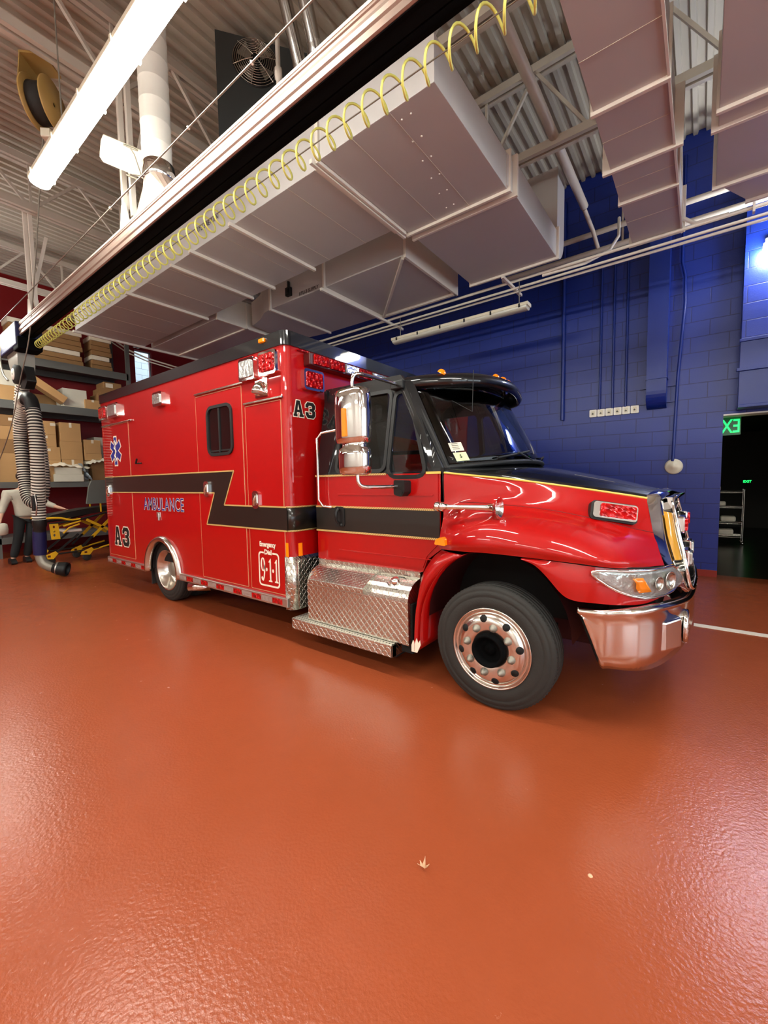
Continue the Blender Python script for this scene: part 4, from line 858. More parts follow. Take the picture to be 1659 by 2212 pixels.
# door handle, grab handle
b = MB(); b.prism(rrect(-2.62, -2.50, 1.11, 1.29, 0.03), side(2.70), (0, 0.012, 0)); o = b.build('door_handle', 'blackplastic', A, bevel=0.006)
b = MB(); b.tube([(-2.56, 2.69, 1.27), (-2.56, 2.66, 1.24), (-2.56, 2.66, 1.17), (-2.56, 2.69, 1.14)], 0.013, 8); b.lathe([(0, -0.012), (0.014, -0.01), (0.016, 0)], (-2.54, 2.70, 1.125), 'Y', 12); b.build('handle_grip', 'blackplastic', o)
b = MB(); b.tube([(-2.62, 2.74, 1.97), (-2.74, 2.68, 1.95), (-2.775, 2.66, 1.90), (-2.775, 2.66, 1.35), (-2.74, 2.68, 1.29), (-2.66, 2.71, 1.28)], 0.012, 12); b.build('grab_handle', 'chrome', A)
# ---- mirrors
def mirror_unit(par, mir=False):
    T = Matrix(((1, 0, 0, 0), (0, -1, 0, 2*YC), (0, 0, 1, 0), (0, 0, 0, 1))) if mir else None
    def sup(cx, cy, z, rx, ry, n=28, p=3.2):
        o = []
        for k in range(n):
            a = 2*pi*k/n; c_, s_ = cos(a), sin(a); o.append((cx+rx*math.copysign(abs(c_)**(2/p), c_), cy+ry*math.copysign(abs(s_)**(2/p), s_), z))
        return o+[o[0]]
    cx, cy = -2.03, 2.31
    b = MB(T); rows = [sup(cx, cy, z, rx, ry) for z, rx, ry in ((1.785, 0.115, 0.055), (1.79, 0.135, 0.07), (1.83, 0.142, 0.075), (2.0, 0.145, 0.08), (2.12, 0.142, 0.078), (2.165, 0.132, 0.07), (2.18, 0.10, 0.05), (2.182, 0.01, 0.01))]
    b.grid(rows); b.add(rows[0][:-1], [tuple(range(28))]); hm = b.build('mirror_head', 'chrome', par)
    b = MB(T); rows = [sup(cx+0.01, cy, z, rx, ry) for z, rx, ry in ((1.555, 0.01, 0.01), (1.556, 0.10, 0.045), (1.57, 0.125, 0.065), (1.62, 0.13, 0.07), (1.70, 0.132, 0.07), (1.745, 0.125, 0.065), (1.76, 0.10, 0.05), (1.785, 0.10, 0.05))]
    b.grid(rows); b.build('convex_mirror', 'chrome', hm)
    MB(T).prism(rrect(-2.065, -2.03, 1.83, 2.03, 0.006), side(2.222), (0, 0.03, 0)).build('marker_strip', 'amber', hm)
    b = MB(T); b.tube(cr([(-2.03, 2.31, 2.16), (-2.03, 2.31, 2.24), (-2.02, 2.33, 2.28), (-2.0, 2.40, 2.29), (-1.98, 2.72, 2.285), (-1.98, 2.86, 2.28)], 4), 0.014, 12); b.build('upper_arm', 'chrome', par)
    b = MB(T); b.tube(cr([(-2.0, 2.31, 1.57), (-1.99, 2.31, 1.50), (-1.97, 2.34, 1.47), (-1.93, 2.42, 1.465), (-1.87, 2.64, 1.465)], 4), 0.014, 12); b.build('lower_arm', 'chrome', par)
    b = MB(T); b.prism(rpoly([(-1.90, 1.40), (-1.83, 1.385), (-1.80, 1.42), (-1.80, 1.51), (-1.90, 1.515)], 0.015, 3), side(2.62), (0, 0.10, 0)); b.cyl((-1.835, 2.63, 1.42), (-1.835, 2.615, 1.42), 0.018, n=12); b.build('lower_bracket', 'blackplastic', par, bevel=0.008)
    b = MB(T); b.box(-2.05, -1.93, 2.80, 2.9, 2.25, 2.32); b.build('upper_bracket', 'blackplastic', par, bevel=0.01)
mirror_unit(A); mirror_unit(A, True)

# ---- hood
H_ = [
 [(-1.515, 2.655, 1.005), (-1.515, 2.64, 1.05), (-1.515, 2.665, 1.12), (-1.515, 2.705, 1.22), (-1.515, 2.725, 1.35), (-1.515, 2.725, 1.563), (-1.51, 2.80, 1.60), (-1.46, 3.2, 1.635), (-1.40, 3.69, 1.65)],
 [(-1.29, 2.56, 1.02), (-1.29, 2.54, 1.08), (-1.29, 2.575, 1.17), (-1.29, 2.675, 1.25), (-1.29, 2.76, 1.345), (-1.29, 2.79, 1.535), (-1.28, 2.86, 1.572), (-1.25, 3.2, 1.612), (-1.22, 3.69, 1.625)],
 [(-1.065, 2.515, 1.033), (-1.065, 2.495, 1.10), (-1.065, 2.54, 1.20), (-1.065, 2.66, 1.27), (-1.065, 2.80, 1.33), (-1.065, 2.85, 1.508), (-1.06, 2.92, 1.545), (-1.04, 3.22, 1.59), (-1.03, 3.69, 1.60)],
 [(-0.80, 2.495, 1.033), (-0.80, 2.48, 1.10), (-0.80, 2.54, 1.185), (-0.80, 2.68, 1.25), (-0.80, 2.85, 1.30), (-0.80, 2.965, 1.465), (-0.80, 3.02, 1.495), (-0.79, 3.27, 1.54), (-0.78, 3.69, 1.552)],
 [(-0.55, 2.52, 1.022), (-0.55, 2.51, 1.07), (-0.55, 2.575, 1.14), (-0.55, 2.72, 1.20), (-0.55, 2.90, 1.25), (-0.55, 3.085, 1.42), (-0.55, 3.13, 1.447), (-0.54, 3.33, 1.485), (-0.53, 3.69, 1.495)],
 [(-0.345, 2.63, 0.998), (-0.345, 2.625, 1.035), (-0.35, 2.71, 1.085), (-0.36, 2.84, 1.14), (-0.36, 2.985, 1.195), (-0.37, 3.19, 1.385), (-0.37, 3.225, 1.408), (-0.36, 3.39, 1.438), (-0.35, 3.69, 1.446)],
 [(-0.165, 2.985, 0.975), (-0.178, 3.005, 1.01), (-0.195, 3.04, 1.05), (-0.21, 3.07, 1.095), (-0.235, 3.11, 1.155), (-0.285, 3.235, 1.367), (-0.283, 3.27, 1.388), (-0.26, 3.42, 1.412), (-0.245, 3.69, 1.42)]]
HG = crgrid(H_, 8, 6)
b = MB(); b.grid(HG, mi=lambda i, j: 0 if j < 30 else 1); b.mirror(YC); hood = b.build('hood', ['red', 'black'], A, weld=True)
b = MB(); pts = [Vector(r[30])+Vector((0, -0.003, 0.0)) for r in HG]; b.tube(pts, 0.008, 6); b.build('belt_line', 'gold', A)
cp = [Vector(r[24])+Vector((0, -0.001, 0)) for r in HG[4:]]; MB().tube(cp, 0.003, 6).build('crease_line', mat('crease_shade', (110, 4, 4), 0.4), hood)  # darker red line paints in the shade along the hood crease
# cowl between hood and windshield
b = MB(); rows = []
for i in range(17):
    t = -1+2*i/16; yy = YC+t*0.92; rows.append([(-1.52+0.14*(1-t*t), yy, 1.60+0.05*(1-t*t)), (base[i][0]-0.02, base[i][1], zb(t)-0.01), (base[i][0]-0.05, base[i][1], 1.5)])
b.grid(rows); b.build('cowl', 'black', A)
# lower front fender: plan curve
def fcurve(P_, n=6): return cr([Vector((p[0], p[1], 0)) for p in P_], n)
FP = [(-0.86, 2.50, 1.026, 1.015), (-0.78, 2.495, 1.026, 0.99), (-0.71, 2.495, 1.024, 0.93), (-0.625, 2.505, 1.02, 0.835), (-0.56, 2.52, 1.014, 0.805), (-0.48, 2.545, 1.005, 0.80), (-0.36, 2.615, 0.992, 0.79), (-0.25, 2.745, 0.98, 0.782), (-0.175, 2.88, 0.97, 0.80), (-0.13, 2.99, 0.96, 0.83), (-0.10, 3.12, 0.95, 0.83)]
top_ = cr([(p[0], p[1]+0.012, p[2]) for p in FP], 4); bot_ = cr([(p[0], p[1]+0.0, p[3]) for p in FP], 4)
rows = [[a.lerp(c, k/6)+Vector((0, -0.012*sin(pi*k/6), 0)) for k in range(7)] for a, c in zip(top_, bot_)]
b = MB(); b.grid(rows); pair(b, 'front_fender', 'red', A, solid=0)
gl = [a+Vector((0.0, 0.004, 0.006)) for a in top_]; b = MB(); b.tube(gl, 0.006, 6); pair(b, 'hood_gap', 'dark', A)
# headlight
def fpt(t, out):   # t along FP index (float)
    k = min(int(t), len(FP)-2); f = t-k; c = cr([(p[0], p[1], 0) for p in FP], 8); i = min(int(round(t*8)), len(c)-1); p = c[i]; q = c[min(i+1, len(c)-1)]-c[max(i-1, 0)]; n_ = Vector((q.y, -q.x, 0)).normalized()
    return p+n_*out
HL = [(4.95, 0.978, 0.966), (5.2, 0.985, 0.94), (5.6, 0.985, 0.905), (6.0, 0.982, 0.874), (6.5, 0.976, 0.842), (7.0, 0.972, 0.823), (7.5, 0.970, 0.818), (8.0, 0.970, 0.818), (8.5, 0.975, 0.822), (9.0, 0.975, 0.83), (9.35, 0.95, 0.84), (9.6, 0.90, 0.852)]
def hlrows(out, shrink):
    rows = []
    for t, zt_, zb_ in HL:
        m_ = (zt_+zb_)/2; hh = (zt_-zb_)/2*shrink; row = []
        for k in range(9):
            s = -1+2*k/8; p = fpt(t, out*(1-0.55*abs(s)**3)); row.append((p.x, p.y, m_-s*hh))
        rows.append(row)
    return rows
for mir in (False, True):
    T = Matrix(((1, 0, 0, 0), (0, -1, 0, 2*YC), (0, 0, 1, 0), (0, 0, 0, 1))) if mir else None
    b = MB(T); b.grid(hlrows(0.02, 1.04)); hb = b.build('headlight', 'clearlens', A, solid=-0.004); R_ = hlrows(0.02, 1.06); b = MB(T); b.tube([r[0] for r in R_]+[r[-1] for r in R_[::-1]], 0.008, 8, closed=True); b.build('bezel', 'chrome', hb)
    b = MB(T); b.grid(hlrows(0.045, 0.86)); b.build('lens', 'hlglass' if 'hlglass' in M else 'glass', hb)
    for t, z, r in ((8.3, 0.905, 0.055), (7.5, 0.90, 0.04)):
        c = fpt(t, 0.034); q = (fpt(t, 0.05)-c).normalized(); e1 = Vector((0, 0, 1)); e2 = q.cross(e1)
        MB(T).lathe([(r, 0.005), (r*0.96, 0.008), (r*0.8, -0.004), (r*0.4, -0.012), (0, -0.014)], (c.x, c.y, z), (e1, e2, q), 24).build('reflector_bowl', 'alu', hb)
    G2 = []
    for t in (6.35, 6.5, 6.65, 6.8): G2.append([tuple(fpt(t+0.10*k, 0.036).to_2d())+(0.945-0.028*k,) for k in range(4)])
    MB(T).grid(G2).build('turn_signal', 'amber', hb, solid=0.003)
# mudguard behind the front wheel
mo = cr([(-1.50, 0.995, 0), (-1.56, 0.93, 0), (-1.632, 0.789, 0), (-1.67, 0.6, 0), (-1.685, 0.4, 0), (-1.688, 0.235, 0)], 4); mi_ = cr([(-1.29, 0.995, 0), (-1.42, 0.91, 0), (-1.534, 0.761, 0), (-1.605, 0.6, 0), (-1.631, 0.45, 0), (-1.64, 0.25, 0)], 4)
rows = [[(a.x, 2.66-0.07*min(1, k_/8), a.y), (a.x*0.5+c.x*0.5, 2.60-0.07*min(1, k_/8), (a.y+c.y)/2), (c.x, 2.56, c.y)] for k_, (a, c) in enumerate(zip(mo, mi_))]
b = MB(); b.grid(rows); b.grid([[r[2], (r[2][0]+0.0, 3.0, r[2][2])] for r in rows]); pair(b, 'rear_mudguard', 'red', A, solid=0.004)
mb_ = [(-1.69, .235), (-1.64, .235), (-1.61, .30), (-1.615, .335), (-1.63, .31), (-1.645, .345), (-1.66, .30), (-1.675, .325), (-1.69, .285)]
MB().prism(mb_, side(2.528), (0, 0.004, 0)).build('worn_patch', 'vinylwhite', A)
# inner wheel well
b = MB(); rows = []
for a in range(17):
    t = pi*a/16; rows.append([(-1.09+0.50*cos(t), yy, 0.50+0.53*sin(t)) for yy in (2.62, 3.15)])
b.grid(rows); b.box(-1.7, -0.55, 3.12, 3.15, 0.35, 1.05); pair(b, 'wheel_liner', mat('dark_red_liner', (60, 8, 8), 0.6), A)
MB().prism(rpoly([(-1.51, 1.05), (-1.50, 1.085), (-1.46, 1.105), (-1.43, 1.09), (-1.42, 1.045)], 0.01, 3), side(2.565), (0, 0.06, 0)).build('turn_marker', 'amber', A, bevel=0.012)
# hood marker light, horn
P4, P5 = Vector((-0.43, 2.945, 1.24)), Vector((-0.43, 3.06, 1.37))
e1 = (Vector((-0.32, 3.015, 1.215))-Vector((-0.54, 2.90, 1.253))).normalized(); e2 = Vector((0.02, 0.35, 1)).normalized(); n_ = e1.cross(e2).normalized()
c0 = Vector((-0.43, 2.965, 1.288))
def lp(u, v, d=0): return c0+e1*u+e2*v+n_*d
if n_.y > 0: n_ = -n_
b = MB(); b.prism(rrect(-0.145, 0.135, -0.062, 0.062, 0.025), lambda u, v: lp(u, v, 0.0), -n_*0.05); o = b.build('side_warning_light', 'blackplastic', A)
b = MB(); b.prism(rrect(-0.135, 0.125, -0.052, 0.052, 0.02), lambda u, v: lp(u, v, 0.022), -n_*0.03); b.build('bezel', 'chrome', o, bevel=0.006)
b = MB(); b.prism(rrect(-0.095, 0.115, -0.042, 0.042, 0.012), lambda u, v: lp(u, v, 0.03), -n_*0.02); b.build('lens', 'redlens', o, bevel=0.006)
b = MB(); b.lathe([(0, -0.04), (0.03, -0.038), (0.036, -0.03), (0.036, -0.005), (0.028, 0), (0.034, 0.006), (0.034, 0.03), (0.022, 0.04), (0.017, 0.08), (0.018, 0.2), (0.021, 0.34), (0.026, 0.38), (0.034, 0.40), (0.05, 0.425), (0.072, 0.44), (0.074, 0.443), (0.068, 0.44), (0.03, 0.41), (0.012, 0.38)], (-1.48, 2.60, 1.32), 'X', 28); hn = b.build('air_horn', 'chrome', A)
b = MB(); b.box(-1.42, -1.39, 2.60, 2.74, 1.30, 1.32); b.box(-1.14, -1.12, 2.60, 2.79, 1.31, 1.33); b.build('horn_bracket', 'chrome', hn)
# grille surround
So = [(-0.245, 3.69, 1.422), (-0.26, 3.42, 1.414), (-0.283, 3.27, 1.39), (-0.287, 3.235, 1.367), (-0.26, 3.165, 1.26), (-0.235, 3.11, 1.155), (-0.205, 3.06, 1.08), (-0.163, 2.99, 0.975), (-0.13, 3.02, 0.93), (-0.10, 3.10, 0.86), (-0.075, 3.16, 0.80), (-0.05, 3.3, 0.76), (-0.04, 3.69, 0.75)]
Si = [(-0.11, 3.69, 1.385), (-0.13, 3.45, 1.375), (-0.15, 3.38, 1.36), (-0.155, 3.345, 1.33), (-0.135, 3.31, 1.24), (-0.115, 3.275, 1.14), (-0.095, 3.25, 1.06), (-0.075, 3.22, 0.97), (-0.065, 3.215, 0.92), (-0.055, 3.23, 0.86), (-0.045, 3.26, 0.81), (-0.03, 3.34, 0.785), (-0.02, 3.69, 0.78)]
Sc = [(-0.20, 3.69, 1.425), (-0.215, 3.43, 1.417), (-0.235, 3.30, 1.395), (-0.24, 3.265, 1.365), (-0.215, 3.225, 1.26), (-0.195, 3.18, 1.155), (-0.17, 3.135, 1.07), (-0.13, 3.085, 0.965), (-0.10, 3.09, 0.92), (-0.08, 3.14, 0.86), (-0.06, 3.19, 0.80), (-0.04, 3.31, 0.765), (-0.03, 3.69, 0.76)]
Sn = [(x-0.10, y+(0.05 if y < 3.6 else 0), z-0.02) for x, y, z in Si]
G3 = [cr(P_, 4) for P_ in (So, Sc, Si)]
b = MB(); b.grid(G3); rim_ = [p+Vector((0.006, 0, 0)) for p in G3[2]]; b.tube(rim_, 0.012, 8); b.grid([G3[2], cr(Sn, 4)]); b.mirror(YC); b.build('grille_surround', 'chrome', A, weld=True)
gm = []
for a_, c_ in zip(G3[1], G3[2]):
    if 0.985 < a_.z < 1.315: gm.append([a_.lerp(c_, f)+Vector((0.012*sin(pi*g)+0.003, -0.012*sin(pi*g)-0.003, 0)) for f, g in ((0.30, 0), (0.45, 0.25), (0.6, 0.5), (0.75, 0.75), (0.9, 1.0))])
b = MB(); b.grid(gm); pair(b, 'grille_marker', mat('ochre_lens', (190, 136, 26), 0.2, coat=1), A)
b = MB()
for k in range(9):
    z = 0.82+0.066*k; xx = -0.04-(z-0.78)*0.16; hw = 0.42-(z-0.8)*0.12; b.box(xx-0.06, xx-0.02, YC-hw, YC+hw, z, z+0.022)
for k in range(13):
    y = YC-0.36+0.06*k; b.bar((-0.09, y, 0.80), (-0.17, y, 1.37), 0.008, 0.02)
b.build('grille_bars', 'chrome', A)
MB().box(-0.24, -0.20, 3.3, 4.08, 0.78, 1.36).build('radiator', 'dark', A)
for z, y, m in ((1.19, 3.42, 'redlens'), (0.97, 3.42, 'clearlens'), (1.19, 3.96, 'redlens'), (0.97, 3.96, 'clearlens')):
    xx = -0.02-(z-0.78)*0.14; o = MB().box(xx-0.07, xx+0.0, y-0.085, y+0.085, z-0.055, z+0.055).build('grille_light', 'chrome', A, bevel=0.012)
    MB().box(xx-0.01, xx+0.014, y-0.07, y+0.07, z-0.042, z+0.042).build('lens', m, o, bevel=0.01)
# bumper
BP = [(-0.55, 2.555, 0.76, 0.715), (-0.49, 2.555, 0.762, 0.565), (-0.43, 2.56, 0.764, 0.425), (-0.38, 2.58, 0.768, 0.415), (-0.25, 2.65, 0.782, 0.41), (-0.16, 2.80, 0.785, 0.405), (-0.085, 3.05, 0.765, 0.41), (-0.04, 3.30, 0.75, 0.42), (-0.02, 3.69, 0.745, 0.43)]
ct = cr([(p[0], p[1], p[2]) for p in BP], 5); cb_ = cr([(p[0], p[1], p[3]) for p in BP], 5); rows = []
for i, (a, c) in enumerate(zip(ct, cb_)):
    d = ct[min(i+1, len(ct)-1)]-ct[max(i-1, 0)]; o_ = Vector((d.y, -d.x, 0)).normalized(); row = [a-o_*0.05+Vector((0, 0, -0.01)), a-o_*0.03, a, a+o_*0.014-Vector((0, 0, 0.012)), a+o_*0.016-Vector((0, 0, 0.03)), a+o_*0.002-Vector((0, 0, 0.045))]
    h = a.z-0.045
    for k in range(1, 6): z = h+(c.z+0.05-h)*k/5; row.append(Vector((a.x, a.y, z))+o_*0.004*sin(k/5*pi))
    row += [Vector((a.x, a.y, c.z+0.045))-o_*0.006, Vector((a.x, a.y, c.z+0.01))-o_*0.012, Vector((a.x, a.y, c.z))-o_*0.05]; rows.append(row)
b = MB(); b.grid(rows); b.mirror(YC); bum = b.build('front_bumper', 'bumper', A, solid=-0.004, weld=True)
# tow bracket, and lamp ring round a dark disc painting the recess shade
b = MB(); pts = [(-0.185, 2.78), (-0.075, 2.90)]
c = [(-0.155, 2.76, 0.44), (-0.105, 2.90, 0.44), (-0.02, 2.93, 0.44), (-0.07, 2.74, 0.44)]
b.add([(-0.185, 2.775, 0.50), (-0.135, 2.82, 0.505), (-0.065, 2.95, 0.505), (-0.12, 3.01, 0.50), (-0.195, 2.775, 0.68), (-0.137, 2.82, 0.672), (-0.067, 2.95, 0.68), (-0.12, 3.01, 0.69)], [(0, 3, 2, 1), (4, 5, 6, 7), (0, 1, 5, 4), (1, 2, 6, 5), (2, 3, 7, 6), (3, 0, 4, 7)]); pair(b, 'bumper_guard', 'bumper', bum, bevel=0.01)
b = MB(); b.tube([(-0.052+0.0*cos(t), 3.19+0.09*cos(t), 0.565+0.095*sin(t)) for t in [k*pi/12 for k in range(24)]], 0.014, 8, closed=True); pair(b, 'fog_light_ring', 'chrome', bum)
b = MB(); b.lathe([(0, 0.008), (0.085, 0.008), (0.09, 0)], (-0.055, 3.19, 0.565), 'X', 24); pair(b, 'fog_light_shade_disc', 'dark', bum)
b = MB(); b.box(-0.45, -0.2, 2.95, 4.43, 0.60, 0.80); b.build('bumper_shade_block', 'dark', A)  # solid dark box stands in for the shade behind the bumper
# ---- step and tank cover
pr = [(2.52, 0.27), (2.515, 0.60)]+[(2.515+0.20-0.20*cos(a*pi/16), 0.60+0.155*sin(a*pi/16)) for a in range(1, 9)]+[(2.78, 0.755), (2.78, 0.27)]
b = MB(); b.prism(pr, lambda u, v: (-2.80, u, v), (1.09, 0, 0)); tank = b.build('tank_cover', 'dp_side', A, bevel=0.006)
b = MB(); b.prism([(2.46, 0.625), (2.46, 0.665), (2.60, 0.748), (2.70, 0.765), (2.70, 0.60), (2.52, 0.60)], lambda u, v: (-2.72, u, v), (0.62, 0, 0)); b.build('upper_step', 'dp_side', tank, bevel=0.005)
b = MB(); b.lathe([(0.075, 0.0), (0.07, -0.01), (0, -0.012)], (-1.86, 2.60, 0.718), (Vector((1, 0, 0)), Vector((0, 0.85, 0.5)), Vector((0, -0.5, 0.85))), 24); b.build('cap_recess', 'dark', tank)
b = MB(); b.lathe([(0, 0.045), (0.03, 0.042), (0.036, 0.03), (0.036, 0.0)], (-1.875, 2.60, 0.715), (Vector((1, 0, 0)), Vector((0, 0.85, 0.5)), Vector((0, -0.5, 0.85))), 20); b.tube([(-1.94, 2.58, 0.715), (-1.90, 2.56, 0.70)], 0.012, 8); b.build('fuel_cap', 'chrome', tank)
b = MB(); b.box(-2.82, -1.71, 2.69, 2.73, 0.72, 0.80); b.build('sill_plate', 'dp_side', A)
b = MB(); b.box(-2.985, -1.83, 2.475, 2.53, 0.165, 0.262); b.box(-1.845, -1.83, 2.475, 2.74, 0.165, 0.262); b.box(-2.985, -2.97, 2.475, 2.74, 0.165, 0.262); stp = b.build('running_board', 'dp_side', A, bevel=0.005)
b = MB(); b.box(-2.975, -1.84, 2.48, 2.74, 0.252, 0.264); b.build('step_tread', 'tread', stp)
b = MB(); b.box(-2.95, -1.85, 2.55, 2.72, 0.14, 0.25); b.box(-1.80, -1.70, 2.56, 2.8, 0.2, 0.58); b.build('step_support', 'dark', A)

# ================================================================== exhaust rail with hose
RY = 1.9
t = thing('exhaust_rail', 'long silver overhead exhaust extraction rail with black rubber underside', 'exhaust rail', (-3, RY, 3.86))
b = MB()
rp = [(RY, 3.87), (RY-0.012, 3.875), (RY-0.012, 3.90), (RY-0.004, 3.91), (RY-0.004, 3.925), (RY-0.014, 3.935), (RY-0.018, 3.96), (RY-0.012, 3.985), (RY, 3.995), (RY, 4.02), (RY-0.008, 4.025), (RY-0.008, 4.045), (RY+0.004, 4.055), (RY+0.17, 4.055), (RY+0.17, 3.87)]
b.prism(rp, lambda u, v: (-8.6, u, v), (15.0, 0, 0)); b.build('rail_profile', 'railsilver', t)
MB().box(-8.6, 6.4, RY-0.012, RY+0.01, 4.04, 4.06).build('top_edge_highlight', 'duct_rib', t)  # pale strip paints in the bright highlight along the rail's upper edge
b = MB(); b.prism([(RY+0.005, 3.87), (RY+0.08, 3.845), (RY+0.085, 3.87), (RY+0.09, 3.845), (RY+0.168, 3.87)], lambda u, v: (-8.6, u, v), (15.0, 0, 0)); b.box(-8.6, 6.4, RY+0.003, RY+0.17, 3.862, 3.871); b.build('rubber_lips', 'railblack', t)
for k in range(3):
    MB().lathe([(0, -0.004), (0.009, -0.003), (0.01, 0.002)], (-3.45+0.09*k, RY-0.013, 3.955), 'Y', 8).build('bolt', 'blackplastic', t)
for x, zt_ in ((-4.72, 5.5), (-8.1, 5.55)):
    lb = 'strut hanger holding the exhaust rail, %s' % ('near the white round duct' if x > -5 else 'at the rail end by the blue carriage')
    t = thing('rail_hanger', lb, 'hanger', (x, RY+0.08, 4.05))
    b = MB(); b.bar((x, RY+0.06, 4.2), (x, RY+0.06, zt_+0.1), 0.045, 0.045); b.bar((x+0.09, RY+0.1, 4.2), (x+0.09, RY+0.1, zt_+0.1), 0.045, 0.045); b.build('strut', 'duct_rib', t)
    b = MB(); b.prism([(x-0.09, 4.05), (x+0.16, 4.05), (x+0.06, 4.32), (x-0.02, 4.32)], lambda u, v: (u, RY+0.03, v), (0, 0.012, 0)); b.prism([(x-0.09, 4.05), (x+0.16, 4.05), (x+0.06, 4.32), (x-0.02, 4.32)], lambda u, v: (u, RY+0.13, v), (0, 0.012, 0)); b.build('gusset', 'duct_rib', t)
    MB().bar((x+0.02, RY+0.3, 5.3), (x+0.0, RY+0.08, 4.3), 0.04, 0.04).build('brace', 'duct_rib', t)
# hose assembly
def ribbed(mb, path, r, pitch, cr_=0.006, n=16):
    P_ = [Vector(p) for p in path]; L = [0]
    for a, c in zip(P_[:-1], P_[1:]): L.append(L[-1]+(c-a).length)
    tot = L[-1]; m = int(tot/pitch)*4; pts = []; rs = []; k = 0
    for i in range(m+1):
        s = tot*i/m
        while k < len(L)-2 and L[k+1] < s: k += 1
        f = (s-L[k])/max(L[k+1]-L[k], 1e-6); pts.append(P_[k].lerp(P_[k+1], f)); rs.append(r+(cr_ if i % 4 in (0, 1) else -cr_))
    b0 = len(mb.f); mb.tube(pts, rs, n, caps=False)
    for j in range(len(pts)-1):
        for q in range(n): mb.mi[b0+j*n+q] = 0 if j % 4 in (3, 0) else 1
t = thing('exhaust_hose', 'black and white ribbed exhaust hose hanging in loops from the rail end', 'exhaust hose', (-8.7, 1.98, 0.1))
M['hosew'] = mat('hose_white', (206, 198, 184), 0.5); M['hoseb'] = mat('hose_black', (44, 40, 38), 0.6)
for path in ([(-9.0, 2.0, 3.3), (-9.12, 2.0, 3.1), (-9.16, 1.98, 2.9)],
             [(-9.02, 1.98, 2.90), (-9.2, 1.98, 2.72), (-9.33, 1.98, 2.4), (-9.3, 1.98, 2.0), (-9.24, 1.98, 1.6), (-9.12, 1.98, 1.34), (-8.98, 2.03, 1.24), (-8.9, 2.10, 1.32), (-8.88, 2.14, 1.6), (-8.9, 2.14, 2.1), (-8.9, 2.1, 2.6), (-8.84, 2.0, 2.88)],
             [(-8.48, 1.98, 2.74), (-8.42, 1.98, 2.5), (-8.42, 1.98, 2.1), (-8.48, 1.98, 1.6), (-8.56, 1.98, 1.25), (-8.58, 1.98, 0.98)]):
    b = MB(); ribbed(b, cr(path, 6), 0.092, 0.045); b.build('ribbed_hose', ['hosew', 'hoseb'], t)
b = MB(); b.tube(cr([(-8.86, 1.99, 2.93), (-8.72, 1.99, 2.95), (-8.56, 1.98, 2.88), (-8.47, 1.98, 2.72)], 4), 0.098, 16); b.build('saddle', 'blackplastic', t)
b = MB(); b.tube(cr([(-9.02, 1.97, 2.86), (-8.95, 1.97, 2.98), (-8.84, 1.97, 2.9)], 4), 0.10, 16); b.build('saddle_cover', 'hosew', t)
b = MB(); b.tube([(-8.58, 1.98, 0.98), (-8.58, 1.98, 0.9), (-8.60, 1.98, 0.86), (-8.62, 1.98, 0.80)], [0.098, 0.098, 0.085, 0.09], 18); b.build('cuff', 'blackplastic', t)
b = MB(); b.tube([(-8.62, 1.98, 0.84), (-8.64, 1.98, 0.7), (-8.67, 1.98, 0.5), (-8.68, 1.98, 0.4)], [0.088, 0.094, 0.094, 0.09], 18); b.build('navy_sleeve', 'navy', t)
b = MB(); b.tube(cr([(-8.69, 1.98, 0.44), (-8.68, 1.985, 0.34), (-8.65, 2.01, 0.25), (-8.60, 2.07, 0.19), (-8.56, 2.13, 0.16)], 4), 0.075, 16); b.build('elbow_pipe', 'greysteel', t)
b = MB(); b.tube([(-8.57, 2.11, 0.165), (-8.53, 2.17, 0.15), (-8.48, 2.24, 0.13), (-8.45, 2.28, 0.12)], [0.08, 0.105, 0.118, 0.11], 18, caps=False); b.build('nozzle', 'blackplastic', t, solid=-0.01)
MB().tube([(-8.55, 2.145, 0.156), (-8.54, 2.165, 0.152)], 0.108, 18).build('clamp_band', 'satin', t)
MB().box(-8.44, -8.36, 1.86, 1.92, 1.15, 1.38).build('valve_box', 'blackplastic', t, bevel=0.01)
b = MB(); b.tube(cr([(-8.38, 1.9, 1.40), (-8.28, 1.88, 1.36), (-8.24, 1.88, 1.22), (-8.3, 1.88, 1.08), (-8.38, 1.9, 1.06)], 4), 0.008, 8); b.build('handle_loop', 'satin', t)
# trolley / carriage
t = thing('hose_carriage', 'blue and black hose carriage with balancer wheel at the rail end', 'carriage', (-8.9, 1.95, 3.2))
b = MB(); b.box(-9.5, -8.5, RY-0.06, RY+0.28, 3.72, 4.08); b.box(-9.95, -9.5, RY-0.02, RY+0.2, 3.80, 4.0); b.build('trolley_box', 'navy', t, bevel=0.02)
b = MB(); b.box(-8.75, -8.45, RY-0.05, RY+0.26, 3.66, 3.85); b.build('end_block', 'railblack', t, bevel=0.02)
b = MB(); b.prism([(-9.4, 3.72), (-8.75, 3.72), (-8.78, 3.40), (-9.15, 3.30)], lambda u, v: (u, RY, v), (0, 0.22, 0)); b.build('funnel', 'greysteel', t, bevel=0.02)
b = MB(); b.prism([(-9.05, 3.5), (-8.68, 3.45), (-8.58, 3.2), (-8.75, 3.1), (-9.05, 3.15)], lambda u, v: (u, RY+0.06, v), (0, 0.12, 0)); b.build('balancer_body', 'blackplastic', t, bevel=0.02)
b = MB(); b.lathe([(0, -0.02), (0.10, -0.02), (0.14, -0.01), (0.15, 0.0), (0.15, 0.06), (0, 0.06)], (-8.72, RY-0.06, 3.30), 'Y', 32); wh = b.build('balancer_wheel', 'rubber', t)
MB().lathe([(0.02, -0.03), (0.03, -0.032), (0.085, -0.028), (0.09, -0.018)], (-8.72, RY-0.06, 3.30), 'Y', 28).build('wheel_disc', 'white', wh)
